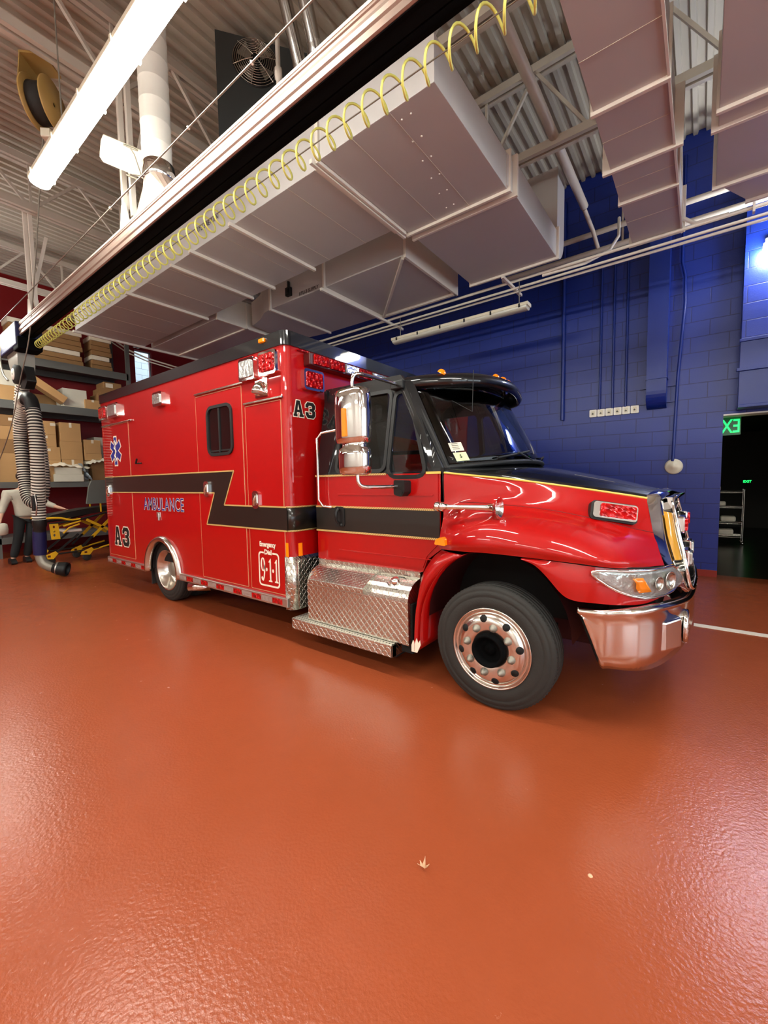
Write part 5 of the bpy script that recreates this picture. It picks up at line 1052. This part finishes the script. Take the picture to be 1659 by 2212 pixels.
b = MB(); b.tube(cr([(-9.5, RY-0.02, 3.9), (-9.6, RY-0.05, 3.7), (-9.5, RY-0.05, 3.45), (-9.3, RY-0.03, 3.3)], 4), 0.018, 8); b.build('air_pipe', 'greysteel', t)
b = MB(); b.lathe([(0.05, 0), (0.1, 0.02), (0.1, 0.1), (0, 0.1)], (-9.7, RY-0.12, 3.88), 'Y', 20); b.build('rail_wheel', 'yellow', t)
tag(MB().tube(cr([(-6.75, 1.9, 6.1), (-7.12, 1.9, 5.38), (-7.95, 1.9, 3.87), (-8.55, 1.86, 3.16), (-9.31, 1.86, 2.52), (-10.5, 1.85, 1.89), (-11.2, 1.85, 1.6)], 6), 0.008, 8).build('pull_cable', 'greysteel'), 'grey cable dropping in front of the hose and trailing to the left', 'cable')
t = thing('tow_wire', 'thin steel wire strung beside the exhaust rail across the fan', 'cable', (-4, 1.75, 4.1))
b = MB(); b.tube([(-9.4, 1.7, 4.05), (6.4, 1.7, 4.05)], 0.006, 6); b.build('wire', 'greysteel', t)
for x in (-2.25, -3.0, -4.4): MB().lathe([(0, -0.012), (0.014, 0), (0, 0.012)], (x, 1.7, 4.05), 'X', 8).build('clip', 'white', t)
# coil
M['yellow2'] = M['yellow']
t = thing('coiled_air_hose', 'yellow coiled air hose strung on a cord under the exhaust rail', 'coiled hose', (-4, 2.1, 3.7))
xs = []; x = -8.62
while x < 0.6:
    f = max(0, min(1, (x+8.6)/1.3)); pitch = 0.075+0.07*f; xs.append(x); x += pitch*(1.0 if x > -7 else 1.0)
pts = []; nseg = 18
for i in range(len(xs)-1):
    for k in range(nseg):
        a = 2*pi*k/nseg; xx = xs[i]+(xs[i+1]-xs[i])*k/nseg
        rc = 0.05+0.022*max(0, min(1, (xx+8.6)/2.5)); pts.append((xx, 2.1+rc*sin(a), 3.755-0.002*(xx+4)+rc*cos(a)))
b = MB(); b.tube(pts, 0.0075, 6); b.build('coil', 'yellow', t)
MB().tube([(-8.65, 2.1, 3.80), (-4.0, 2.1, 3.785), (-1, 2.1, 3.76), (1.5, 2.1, 3.755)], 0.004, 6).build('support_cord', 'greysteel', t)
# white round exhaust duct onto the rail
t = thing('round_duct', 'white round spiral duct dropping to the exhaust rail beside the lit fixture', 'duct', (-4.07, 1.99, 4.1))
b = MB(); pr = []; z = 4.42
while z < 6.44: pr += [(0.125, z), (0.125, z+0.16), (0.128, z+0.165), (0.128, z+0.17)]; z += 0.18
pr = [(r, min(q, 6.44)) for r, q in pr]
b.lathe(pr, (-4.07, 1.99, 0), 'Z', 32); b.build('pipe', 'white', t)
b = MB(); b.lathe([(0.128, 4.28), (0.14, 4.30), (0.14, 4.40), (0.128, 4.42)], (-4.05, 1.99, 0), 'Z', 32); b.build('damper_collar', 'chrome', t)
b = MB(); q = [(-4.05+0.125*cos(k*pi/8), 1.99+0.125*sin(k*pi/8), 4.30) for k in range(16)]; w_ = [(-4.10+0.34*max(-1, min(1, 1.35*cos(k*pi/8))), 1.99+0.08*max(-1, min(1, 1.35*sin(k*pi/8))), 4.05) for k in range(16)]
b.grid([q+[q[0]], w_+[w_[0]]], smooth=False); b.build('transition', 'railsilver', t)
t = thing('damper_blade', 'pale flat damper plate sticking out left of the white round duct', 'damper', (-4.45, 1.85, 4.6))
b = MB(); d0 = Vector((-4.48, 1.66, 4.60)); d1 = Vector((-4.12, 2.02, 4.42)); e = (d1-d0).normalized(); s_ = Vector((-0.62, 0.3, -0.55)).normalized()*0.11
b.add([d0-s_*0.5+e*0.03, d0-s_-e*-0.06, d1-s_, d1+s_, d0+s_-e*-0.03, d0+s_*0.7], [(0, 1, 2, 3, 4, 5)]); b.build('plate', 'lamphouse', t, solid=0.012)
b = MB(); c = d0.lerp(d1, 0.55)
for sg in (-1, 1): b.tube([c-s_*1.05*sg-e*0.06+Vector((0, 0, -0.02)), c-s_*1.05*sg+e*0.06+Vector((0, 0, -0.02))], 0.008, 6)
b.tube([c-s_*0.8, c-s_*0.5+e*0.03, c+s_*0.8+e*0.08, c+s_*1.0], 0.006, 6); b.build('clip', 'greysteel', t)
# unit heater with fan
t = thing('unit_heater', 'dark grey unit heater with round fan guard above the exhaust rail', 'heater', (-3.9, 3.0, 5.2))
u = Vector((0.6, 0.8, 0)); n_ = Vector((0.8, -0.6, 0)); o0 = Vector((-4.17, 2.7, 0))
def hp(a, z, d=0): return o0+u*a+n_*d+Vector((0, 0, z))
b = MB(); b.prism([(0, 5.0), (0.95, 5.0), (0.95, 6.22), (0, 6.22)], lambda a, z: hp(a, z), -n_*0.5); b.build('cabinet', 'greyhood', t, bevel=0.008)
fc = (0.40, 5.98)
b = MB()
for k in range(10):
    r = 0.05+0.02*k; b.tube([hp(fc[0]+r*cos(a*pi/16), fc[1]+r*sin(a*pi/16), 0.07-0.05*(r/0.23)**2) for a in range(32)], 0.0035, 5, closed=True)
for k in range(6):
    a = k*pi/3+0.3; b.tube([hp(fc[0]+r*cos(a), fc[1]+r*sin(a), 0.075-0.05*(r/0.23)**2) for r in (0.03, 0.12, 0.24)], 0.005, 5)
b.build('fan_guard', 'wire', t)
b = MB(); b.lathe([(0, 0.06), (0.05, 0.055), (0.055, 0.0)], hp(fc[0], fc[1]), (u, Vector((0, 0, 1)), n_), 20); b.build('motor', 'blackplastic', t)
b = MB(); b.lathe([(0, 0.004), (0.225, 0.004), (0.235, 0.018), (0.24, 0.0)], hp(fc[0], fc[1]), (u, Vector((0, 0, 1)), n_), 32); b.build('fan_opening', 'blackplastic', t)
b = MB()
for k in range(4):
    a = k*pi/2+0.5; b.add([hp(fc[0]+0.04*cos(a), fc[1]+0.04*sin(a), 0.02), hp(fc[0]+0.2*cos(a), fc[1]+0.2*sin(a), 0.03), hp(fc[0]+0.2*cos(a+0.8), fc[1]+0.2*sin(a+0.8), 0.01), hp(fc[0]+0.05*cos(a+0.9), fc[1]+0.05*sin(a+0.9), 0.01)], [(0, 1, 2, 3)])
b.build('fan_blades', 'greysteel', t, recalc=False)
b = MB(); b.prism([(0.80, 5.60), (0.92, 5.60), (0.92, 5.70), (0.80, 5.70)], lambda a, z: hp(a, z, 0.01), -n_*0.01); b.build('rating_plate', 'label', t)
for k, (x0, y0, lb) in enumerate([(-3.12, 2.90, 'left of two shiny flue pipes behind the exhaust rail at the top'), (-2.88, 2.86, 'right of two shiny flue pipes behind the exhaust rail at the top')]):
    t = thing('flue_pipe', lb, 'flue pipe', (x0, y0, 5.2))
    b = MB(); b.tube([(x0, y0, 5.42), (x0+0.06, y0-0.28, 5.95), (x0+0.1, y0-0.45, 6.44)], 0.062, 18); b.build('pipe', 'flue', t)
    b = MB(); b.tube(cr([(x0, y0, 5.44), (x0-0.03, y0+0.06, 5.32), (x0-0.10, y0+0.16, 5.26), (x0-0.22, y0+0.28, 5.25)], 3), 0.07, 18); b.build('elbow', 'flue', t)
t = thing('gas_pipe', 'pale vertical pipe with a union between fan and flue pipes', 'pipe', (-3.3, 2.9, 5.2))
b = MB(); b.tube([(-3.38, 2.86, 5.1), (-3.38, 2.86, 5.4), (-3.38, 2.86, 5.41), (-3.38, 2.86, 5.5), (-3.38, 2.86, 5.51), (-3.38, 2.86, 5.8)], [0.022, 0.022, 0.036, 0.036, 0.022, 0.022], 10); b.build('pipe', 'duct_rib', t)
# hose reel
t = thing('hose_reel', 'ochre hose reel hung under the girder at the top left', 'hose reel', (-5.0, 1.45, 5.0))
c = Vector((-5.1, 1.44, 5.14)); ax = Vector((0.72, 0.69, 0)).normalized(); e1 = Vector((0.69, -0.72, 0)).normalized(); e2 = Vector((0, 0, 1))
b = MB(); b.prism([(-0.12, 0.34), (0.12, 0.34), (0.16, 0.1), (0.05, -0.16), (-0.05, -0.16), (-0.16, 0.1)], lambda a, z: c+e1*a+e2*z-ax*0.1, -ax*0.008); b.prism([(-0.12, 0.34), (0.12, 0.34), (0.12, 0.36), (-0.12, 0.36)], lambda a, z: c+e1*a+e2*z-ax*0.11, ax*0.22); b.build('bracket', 'reelp', t)
for d in (-0.08, 0.09):
    b = MB(); b.lathe([(0.02, d), (0.2, d), (0.21, d-0.006), (0.21, d+0.01), (0.02, d+0.01)], c, (e1, e2, ax), 28); b.build('side_disc', 'reelp', t)
b = MB(); b.lathe([(0.1, -0.07), (0.165, -0.06), (0.16, 0.0), (0.165, 0.07), (0.1, 0.08)], c, (e1, e2, ax), 28); b.build('wound_hose', 'rubber', t)
b = MB(); b.prism([(-0.10, -0.22), (0.02, -0.22), (0.02, -0.30), (-0.10, -0.30)], lambda a, z: c+e1*a+e2*z-ax*0.03, ax*0.08); b.build('hose_guide', 'lamphouse', t, bevel=0.01)

# ================================================================== shelving along the red wall
SX = -11.8
t = thing('storage_rack', 'dark grey steel storage rack against the red rear wall', 'storage rack', (-12.3, 3.4, 0))
lv = [(0.30, 0.44, 1.9, 4.75), (1.50, 1.63, 1.9, 4.75), (3.20, 3.38, 1.9, 4.75), (4.20, 4.37, 1.9, 4.75)]
for z0, z1, y0, y1 in lv:
    b = MB(); b.box(SX-0.04, SX, y0, y1, z0, z1); b.box(-12.84, -12.8, y0, y1, z0, z1); b.box(-12.8, SX-0.04, y0, y1, z1-0.03, z1-0.01); b.build('shelf', 'shelf', t, bevel=0.004)
for yy in (2.02, 4.75):
    for xx in (SX-0.04, -12.86): MB().box(xx-0.02, xx+0.04, yy-0.045, yy+0.045, 0, 5.5).build('upright', 'shelf', t)
def carton(y0, y1, z0, h, m, label, x0=None, d=0.5, tape=True, lab=None, group=None, cat='box', tilt=None):
    x1 = (x0 if x0 is not None else SX-0.08)
    t = thing('carton' if 'card' not in m else 'cardboard_box', label, cat, (x1-d/2, (y0+y1)/2, z0), 0, group)
    MB().box(x1-d, x1, y0, y1, z0, z0+h).build('box_body', m, t, bevel=0.006)
    if tape: MB().box(x1, x1+0.002, (y0+y1)/2-0.025, (y0+y1)/2+0.025, z0+h*0.75, z0+h+0.001).build('tape', 'label', t)
    if lab: MB().box(x1, x1+0.003, lab[0], lab[0]+lab[2], z0+lab[1], z0+lab[1]+lab[3]).build('shipping_label', 'label', t)
    return t
z = 1.63
G_ = 'boxes on the middle shelf'
# tall stack right of hose
carton(3.24, 3.66, z, 0.52, 'card', 'bottom of the three tan boxes stacked in the middle of the rack', group=G_)
carton(3.23, 3.66, z+0.52, 0.42, 'card', 'middle of the three tan boxes stacked in the middle of the rack', group=G_, tape=False)
carton(3.24, 3.65, z+0.94, 0.44, 'card', 'topmost of the three tan boxes stacked in the middle of the rack', group=G_)
# stack between hoses
for k, (zz, h, lab) in enumerate([(1.63, 0.50, None), (2.13, 0.30, (2.92, 0.2, 0.12, 0.06)), (2.43, 0.28, (2.90, 0.19, 0.1, 0.06)), (2.71, 0.30, (3.06, 0.2, 0.1, 0.06))]):
    carton(2.72, 3.16 if k > 1 else 3.22, zz, h, 'card', 'box right behind the hose, %s layer of its stack of four' % ['bottom', 'second', 'third', 'top'][k], group=G_, lab=lab, tape=(k == 0))
for k, (zz, h, lab) in enumerate([(1.63, 0.62, None), (2.25, 0.30, (2.44, 0.18, 0.12, 0.06)), (2.55, 0.28, None), (2.83, 0.24, (2.34, 0.12, 0.16, 0.06))]):
    carton(2.10, 2.60, zz, h, 'card2' if k % 2 else 'card', 'box left of the hose, %s layer of its stack of four' % ['bottom', 'second', 'third', 'top'][k], group=G_, lab=lab, tape=False)
carton(3.70, 4.06, 2.14, 0.17, 'card', 'low tan box under the box right of the tall stack', group=G_, tape=False)
carton(3.70, 4.05, 2.31, 0.33, 'card', 'tan box sitting at mid height right of the tall stack', group=G_)
carton(3.70, 4.08, 1.63, 0.51, 'carton', 'white carton beneath the tan boxes next to the ambulance', group=G_, tape=False, x0=SX-0.35, d=0.4)
carton(3.83, 4.6, 1.63, 0.54, 'card2', 'wide brown box on the middle shelf half behind the ambulance', group=G_, tape=False, d=0.25)
carton(4.02, 4.5, 2.2, 0.55, 'carton', 'grey white carton at the far right of the middle shelf', group=G_, tape=False, x0=SX-0.4)
carton(3.05, 3.62, 1.63, 0.17, 'carton', 'lower of two flat white cartons in front of the tall stack', group=G_, tape=False, x0=SX+0.02, d=0.1)
carton(3.08, 3.60, 1.80, 0.16, 'carton', 'upper of two flat white cartons in front of the tall stack', group=G_, tape=False, x0=SX+0.01, d=0.1)
carton(2.62, 2.95, 1.63, 0.34, 'carton', 'small white carton seen between the hose loops', group=G_, tape=False, x0=SX+0.02, d=0.1)
def cloth(y0, y1, zf, m, nm, label, n=26, w=0.2, x=SX-0.15):
    P_ = []
    for i in range(n+1):
        f = i/n; yy = y0+(y1-y0)*f; row = []
        for k in range(9):
            a = pi*k/8; zz = zf(f); row.append((x+w*cos(a)*(1+0.15*sin(9*f+k)), yy+0.01*sin(k*2+f*9), zz-0.05+0.06*sin(a)*(1+0.5*sin(14*f+k*1.3))+0.015*sin(33*f+k)))
        P_.append(row)
    return tag(MB().grid(P_).build(nm, m), label, 'cloth')
cloth(2.95, 3.75, lambda f: 2.02+0.03*sin(5*f), 'label', 'plastic_wrap', 'crumpled cream wrapping on top of the flat white cartons')
cloth(3.66, 4.25, lambda f: 2.08+0.2*f-0.1*f*f, 'carton', 'folded_sheet', 'white rumpled sheet lying over the box beside the ambulance')
cloth(3.55, 3.75, lambda f: 2.05-0.35*f, mat('pale_blue_plastic', (150, 166, 178), 0.3), 'plastic_bag', 'pale blue plastic bag hanging at the end of the white cartons', w=0.16, x=SX+0.0)
# shelf 3.38
z = 3.38; G_ = 'boxes on the third shelf'
carton(3.34, 3.82, z+0.03, 0.40, 'carton', 'big grey white box in the middle of the third shelf', group=G_, tape=False)
carton(3.30, 3.80, z, 0.03, 'label', 'flat white sheet under the big grey white box', group=G_, tape=False, d=0.7, cat='sheet')
carton(3.76, 4.08, z, 0.22, 'card', 'small tan box right of the big grey white box on the third shelf', group=G_, x0=SX-0.02, d=0.3)
carton(2.20, 2.55, z, 0.32, 'card', 'tan box at the left of the third shelf beneath the white box', group=G_, tape=False)
carton(2.05, 2.5, z+0.32, 0.32, 'carton', 'white box on top of the left tan box on the third shelf', group=G_, tape=False)
for k, (y0, y1, zz, h, lab) in enumerate([(4.0, 4.62, 3.38, 0.2, None), (4.05, 4.66, 3.58, 0.2, (4.2, 0.05, 0.14, 0.1)), (4.12, 4.68, 3.78, 0.16, None), (4.2, 4.6, 3.94, 0.16, (4.24, 0.03, 0.16, 0.1))]):
    carton(y0, y1, zz, h, 'card2', 'flat brown box, %s of the pile behind the ambulance rear corner' % ['bottom', 'second', 'third', 'top'][k], group=G_, tape=False, lab=lab)
tp = thing('long_cardboard_box', 'long tan box leaning diagonally on the third shelf', 'box', (SX-0.1, 3.0, 3.4))
b = MB(); b.bar((SX-0.12, 2.62, 4.02), (SX-0.08, 3.36, 3.50), 0.3, 0.16); b.build('box_body', 'card', tp, bevel=0.006)
b = MB(); b.bar((SX-0.78, 2.7, 3.55), (SX-0.78, 3.8, 3.55), 0.26, 0.28); tag(b.build('long_cardboard_box', 'card2', bevel=0.006), 'brown box lying flat behind the leaning long box', 'box')
# top shelf: piles of flat brown bundles
z = 4.37
for (y0, y1, grp, side_) in [(2.45, 3.80, 'left', 0), (4.0-0.03, 4.42, 'right', 1)]:
    for k in range(7):
        h = 0.115
        if k in (2, 6): 
            carton(y0+0.02*(k % 2), y1-0.03*(k % 3), z+k*h, h-0.012, 'label', 'white flat bundle, %s top-shelf pile, layer %s up' % (grp, ['one', 'two', 'three', 'four', 'five', 'six', 'seven'][k]), group='flat bundles on the top shelf', tape=False)
        else:
            carton(y0+0.015*(k % 2), y1-0.02*(k % 3), z+k*h, h-0.008, 'card2', 'brown flat bundle, %s top-shelf pile, layer %s up' % (grp, ['one', 'two', 'three', 'four', 'five', 'six', 'seven'][k]), group='flat bundles on the top shelf', tape=False)
tag(MB().tube([(-12.7, 4.75, 5.45), (-12.2, 4.95, 5.1), (-11.9, 5.3, 4.9), (-11.6, 7.5, 4.6)], 0.02, 8).build('electrical_conduit', 'duct_rib'), 'pale conduit sloping across the red wall above the window', 'conduit')
tag(MB().tube([(-12.7, 4.70, 5.38), (-12.2, 4.9, 5.03), (-11.9, 5.25, 4.83), (-11.6, 7.45, 4.53)], 0.016, 8).build('electrical_conduit', 'duct_rib'), 'pale conduit just under the sloping one on the red wall', 'conduit')
# grey panel leaning at the left frame edge
# ================================================================== stretcher
SXx = -10.25
t = thing('ambulance_stretcher', 'yellow and black ambulance stretcher behind the ambulance rear corner', 'stretcher', (SXx, 3.1, 0))
W_ = 0.27
b = MB(); b.prism([(2.42, 0.90), (2.48, 0.85), (3.1, 0.95), (4.1, 1.05), (4.1, 1.14), (3.05, 1.06), (2.5, 0.97)], lambda u, v: (SXx-W_, u, v), (2*W_, 0, 0)); b.build('mattress', 'mattress', t, bevel=0.03, seg=3)
b = MB(); b.prism([(3.18, 1.14), (3.95, 1.16), (3.95, 1.66), (3.30, 1.64), (3.24, 1.5)], lambda u, v: (SXx-0.1, u, v), (0.06, 0, 0)); b.build('backrest_panel', 'greyvinyl', t, bevel=0.02)
for sx in (-1, 1):
    xx = SXx+sx*(W_+0.03)
    b = MB(); b.tube([(xx, 2.45, 0.80), (xx, 2.9, 0.84), (xx, 3.5, 0.98), (xx, 4.2, 1.02)], 0.018, 8); b.build('side_rail', 'blackplastic', t)
    b = MB(); b.tube(cr([(xx, 2.30, 0.90), (xx, 2.45, 0.91), (xx, 2.62, 0.90), (xx, 2.80, 0.85), (xx, 2.95, 0.86)], 4), 0.02, 8); b.tube([(xx, 2.66, 0.74), (xx, 2.95, 0.82)], 0.02, 8); b.build('yellow_rail', 'yellowp', t)
    for (p, q) in [((xx, 3.05, 0.84), (xx, 3.6, 0.50)), ((xx, 3.14, 0.48), (xx, 3.65, 1.0))]:
        MB().bar(p, q, 0.03, 0.05).build('x_frame_bar', 'yellowp', t)
    for (p, q) in [((xx, 2.65, 0.60), (xx, 2.93, 0.76))]: MB().tube([p, (xx, 2.75, 0.70), q], 0.018, 8).build('strut_arm', 'yellowp', t)
    for (p, q) in [((xx, 2.5, 0.22), (xx, 2.9, 0.56)), ((xx, 2.95, 0.3), (xx, 3.15, 0.5))]: MB().bar(p, q, 0.03, 0.035).build('black_leg', 'blackplastic', t)
    b = MB(); b.tube([(xx, 2.35, 0.20), (xx, 3.0, 0.22), (xx, 3.6, 0.26)], 0.016, 8); b.build('base_rail', 'blackplastic', t)
    b = MB(); b.tube([(xx, 3.0, 0.22), (xx, 3.1, 0.20), (xx, 3.55, 0.30)], 0.018, 8); b.build('base_bar', 'yellowp', t)
    for yy, rr_ in ((3.02, 0.08), (2.42, 0.08)):
        w = MB().lathe([(0, -0.02), (rr_*0.8, -0.02), (rr_, -0.01), (rr_, 0.01), (rr_*0.8, 0.02), (0, 0.02)], (xx, yy, rr_+0.002), 'X', 20).build('wheel', 'rubber', t)
        b = MB(); b.prism([(yy-0.12, 0.14), (yy-0.09, 0.20), (yy+0.08, 0.27), (yy+0.12, 0.22), (yy+0.04, 0.12)], lambda u, v: (xx+0.03, u, v), (0.01, 0, 0), [[(yy-0.05, 0.16), (yy, 0.16), (yy, 0.20), (yy-0.05, 0.2)]]); b.build('wheel_guard', 'yellowp', w)
    for yy in (3.32, 3.52): MB().box(xx-0.012, xx+0.012, yy-0.012, yy+0.012, 0.98, 1.14).build('rail_post', 'yellowp', t)
for yy in (2.24, 2.45):
    b = MB(); hs = [ell(yy+0.05, zz, 0.018, 0.028, 10) for zz in (0.58, 0.66, 0.74)]
    b.prism([(yy, 0.50), (yy+0.14, 0.50), (yy+0.12, 0.80), (yy-0.02, 0.80)], lambda u, v: (SXx+W_+0.07, u, v), (-0.015, 0, 0), hs); b.build('foot_plate', 'yellowp', t)
b = MB(); b.box(SXx-0.2, SXx+0.2, 2.7, 3.0, 0.60, 0.66); b.build('mechanism', 'white', t, bevel=0.02)

# ================================================================== person
PX = -10.9
t = thing('person', 'person in a grey sweatshirt and dark trousers beside the stretcher, behind the hose', 'person', (PX, 2.15, 0))
def skin_obj(name, J, E, m, parent, sub=2):
    me = bpy.data.meshes.new(name); W = WM[parent.name].inverted()
    me.from_pydata([tuple(W @ Vector(j[0])) for j in J], E, []); o = bpy.data.objects.new(name, me); COL.objects.link(o); o.parent = parent; WM[o.name] = WM[parent.name]; me.materials.append(M[m])
    md = o.modifiers.new('skin', 'SKIN'); md.use_smooth_shade = True
    sv = me.skin_vertices[0].data
    for i, j in enumerate(J): sv[i].radius = j[1] if isinstance(j[1], tuple) else (j[1], j[1]); sv[i].use_root = (i == 0)
    s = o.modifiers.new('sub', 'SUBSURF'); s.levels = sub; s.render_levels = sub
    return o
p = lambda y, z, x=0: (PX+x, y, z)
J = [(p(2.30, .96), .07), (p(2.28, 1.2), .08), (p(2.27, 1.40), .09), (p(2.27, 1.50, .02), .055), (p(2.28, 1.58, .05), .06), (p(2.28, 1.70, .07), (.09, .075)), (p(2.28, 1.79, .06), (.06, .055)),
     (p(2.07, 1.40), .06), (p(1.98, 1.15, .02), .045), (p(1.90, .93, .10), .035), (p(1.885, .87, .12), (.035, .02)),
     (p(2.47, 1.40), .06), (p(2.62, 1.17, .08), .045), (p(2.82, 1.07, .26), .033), (p(2.86, 1.055, .29), (.035, .02)),
     (p(2.22, .90), .085), (p(2.14, .50, .05), .06), (p(2.06, .10), .042), (p(2.02, .05, .1), .04),
     (p(2.38, .90), .085), (p(2.34, .50, .03), .06), (p(2.28, .10, -.05), .042), (p(2.26, .05, .06), .04)]
E_ = [(0, 1), (1, 2), (2, 3), (3, 4), (4, 5), (5, 6), (2, 7), (7, 8), (8, 9), (9, 10), (2, 11), (11, 12), (12, 13), (13, 14), (0, 15), (15, 16), (16, 17), (17, 18), (0, 19), (19, 20), (20, 21), (21, 22)]
# fingers as chains rooted in the palms
for (base_, dirv, sidev) in ((13+1, Vector((0.03, 0.085, -0.025)), Vector((0.0, 0.3, 1)).cross(Vector((0.03, 0.085, -0.025))).normalized()), (10, Vector((0.03, -0.01, -0.085)), Vector((1, 0, 0.1)))):
    c = Vector(J[base_][0])
    for k, L_ in enumerate((0.85, 1.0, 0.95, 0.75)):
        off_ = sidev.normalized()*(k-1.5)*0.019; i0 = len(J)
        J.append((tuple(c+off_+dirv*0.4), .009)); J.append((tuple(c+off_+dirv*(0.4+0.5*L_)), .008)); J.append((tuple(c+off_+dirv*(0.4+0.95*L_)+Vector((0, 0, -0.012))), .007)); E_ += [(base_, i0), (i0, i0+1), (i0+1, i0+2)]
    i0 = len(J); th = sidev.normalized()*0.045; J.append((tuple(c+th+dirv*0.15), .010)); J.append((tuple(c+th*1.3+dirv*0.5), .008)); E_ += [(base_, i0), (i0, i0+1)]
skin_obj('body', J, E_, 'skin', t)
S = [(p(2.31, .90), (.15, .185)), (p(2.31, .98), (.15, .19)), (p(2.29, 1.08), (.15, .185)), (p(2.28, 1.22), (.125, .17)), (p(2.27, 1.38), (.12, .17)), (p(2.27, 1.47, .01), .075), (p(2.05, 1.40), .085), (p(1.97, 1.15, .02), .07), (p(1.91, .99, .08), .05), (p(2.50, 1.39), .085), (p(2.63, 1.17, .08), .07), (p(2.77, 1.10, .2), .05)]
skin_obj('sweatshirt', S, [(0, 1), (1, 2), (2, 3), (3, 4), (4, 5), (4, 6), (6, 7), (7, 8), (4, 9), (9, 10), (10, 11)], 'sweat', t)
Tt = [(p(2.31, 1.0), (.14, .16)), (p(2.20, .85), .105), (p(2.15, .50, .05), .085), (p(2.06, .10), .07), (p(2.40, .85), .105), (p(2.34, .50, .03), .085), (p(2.28, .10, -.05), .07)]
skin_obj('trousers', Tt, [(0, 1), (1, 2), (2, 3), (0, 4), (4, 5), (5, 6)], 'pants', t)
for yy, xx in ((2.03, 0.06), (2.27, 0.0)):
    b = MB(); b.prism(rpoly([(-0.12, 0), (0.16, 0), (0.17, 0.05), (0.06, 0.10), (-0.10, 0.11)], 0.03, 3), lambda u, v: (PX+xx+u, yy-0.045, v), (0, 0.09, 0)); b.build('shoe', 'blackplastic', t, bevel=0.015)
b = MB(); b.lathe([(0.088, -0.04), (0.102, 0.0), (0.098, 0.05), (0.07, 0.09), (0, 0.105)], (PX+0.06, 2.28, 1.72), 'Z', 24); b.build('hair', mat('brown_hair', (50, 36, 26), 0.7, bump=0.5, bs=60), t)
b = MB(); fx = PX+0.06+0.09
for dy in (-0.032, 0.032): b.lathe([(0, 0.008), (0.01, 0.004), (0.012, 0)], (fx+0.0, 2.28+dy, 1.70), 'X', 10)
b.build('eyes', 'white', t); MB().lathe([(0, 0.03), (0.012, 0.015), (0.018, 0)], (fx-0.005, 2.28, 1.665), 'X', 10).build('nose', 'skin', t); MB().box(fx-0.008, fx+0.004, 2.255, 2.305, 1.625, 1.634).build('mouth', mat('lips', (160, 90, 84), 0.5), t, bevel=0.003)
tag(MB().lathe([(0.05, -0.11), (0.09, -0.09), (0.10, 0.0), (0.085, 0.1), (0.04, 0.12)], (PX+0.35, 1.86, 0.72), 'Z', 20).build('white_bag', 'sweat'), 'crumpled white bundle hanging at the left frame edge by the hand of the person', 'bag')
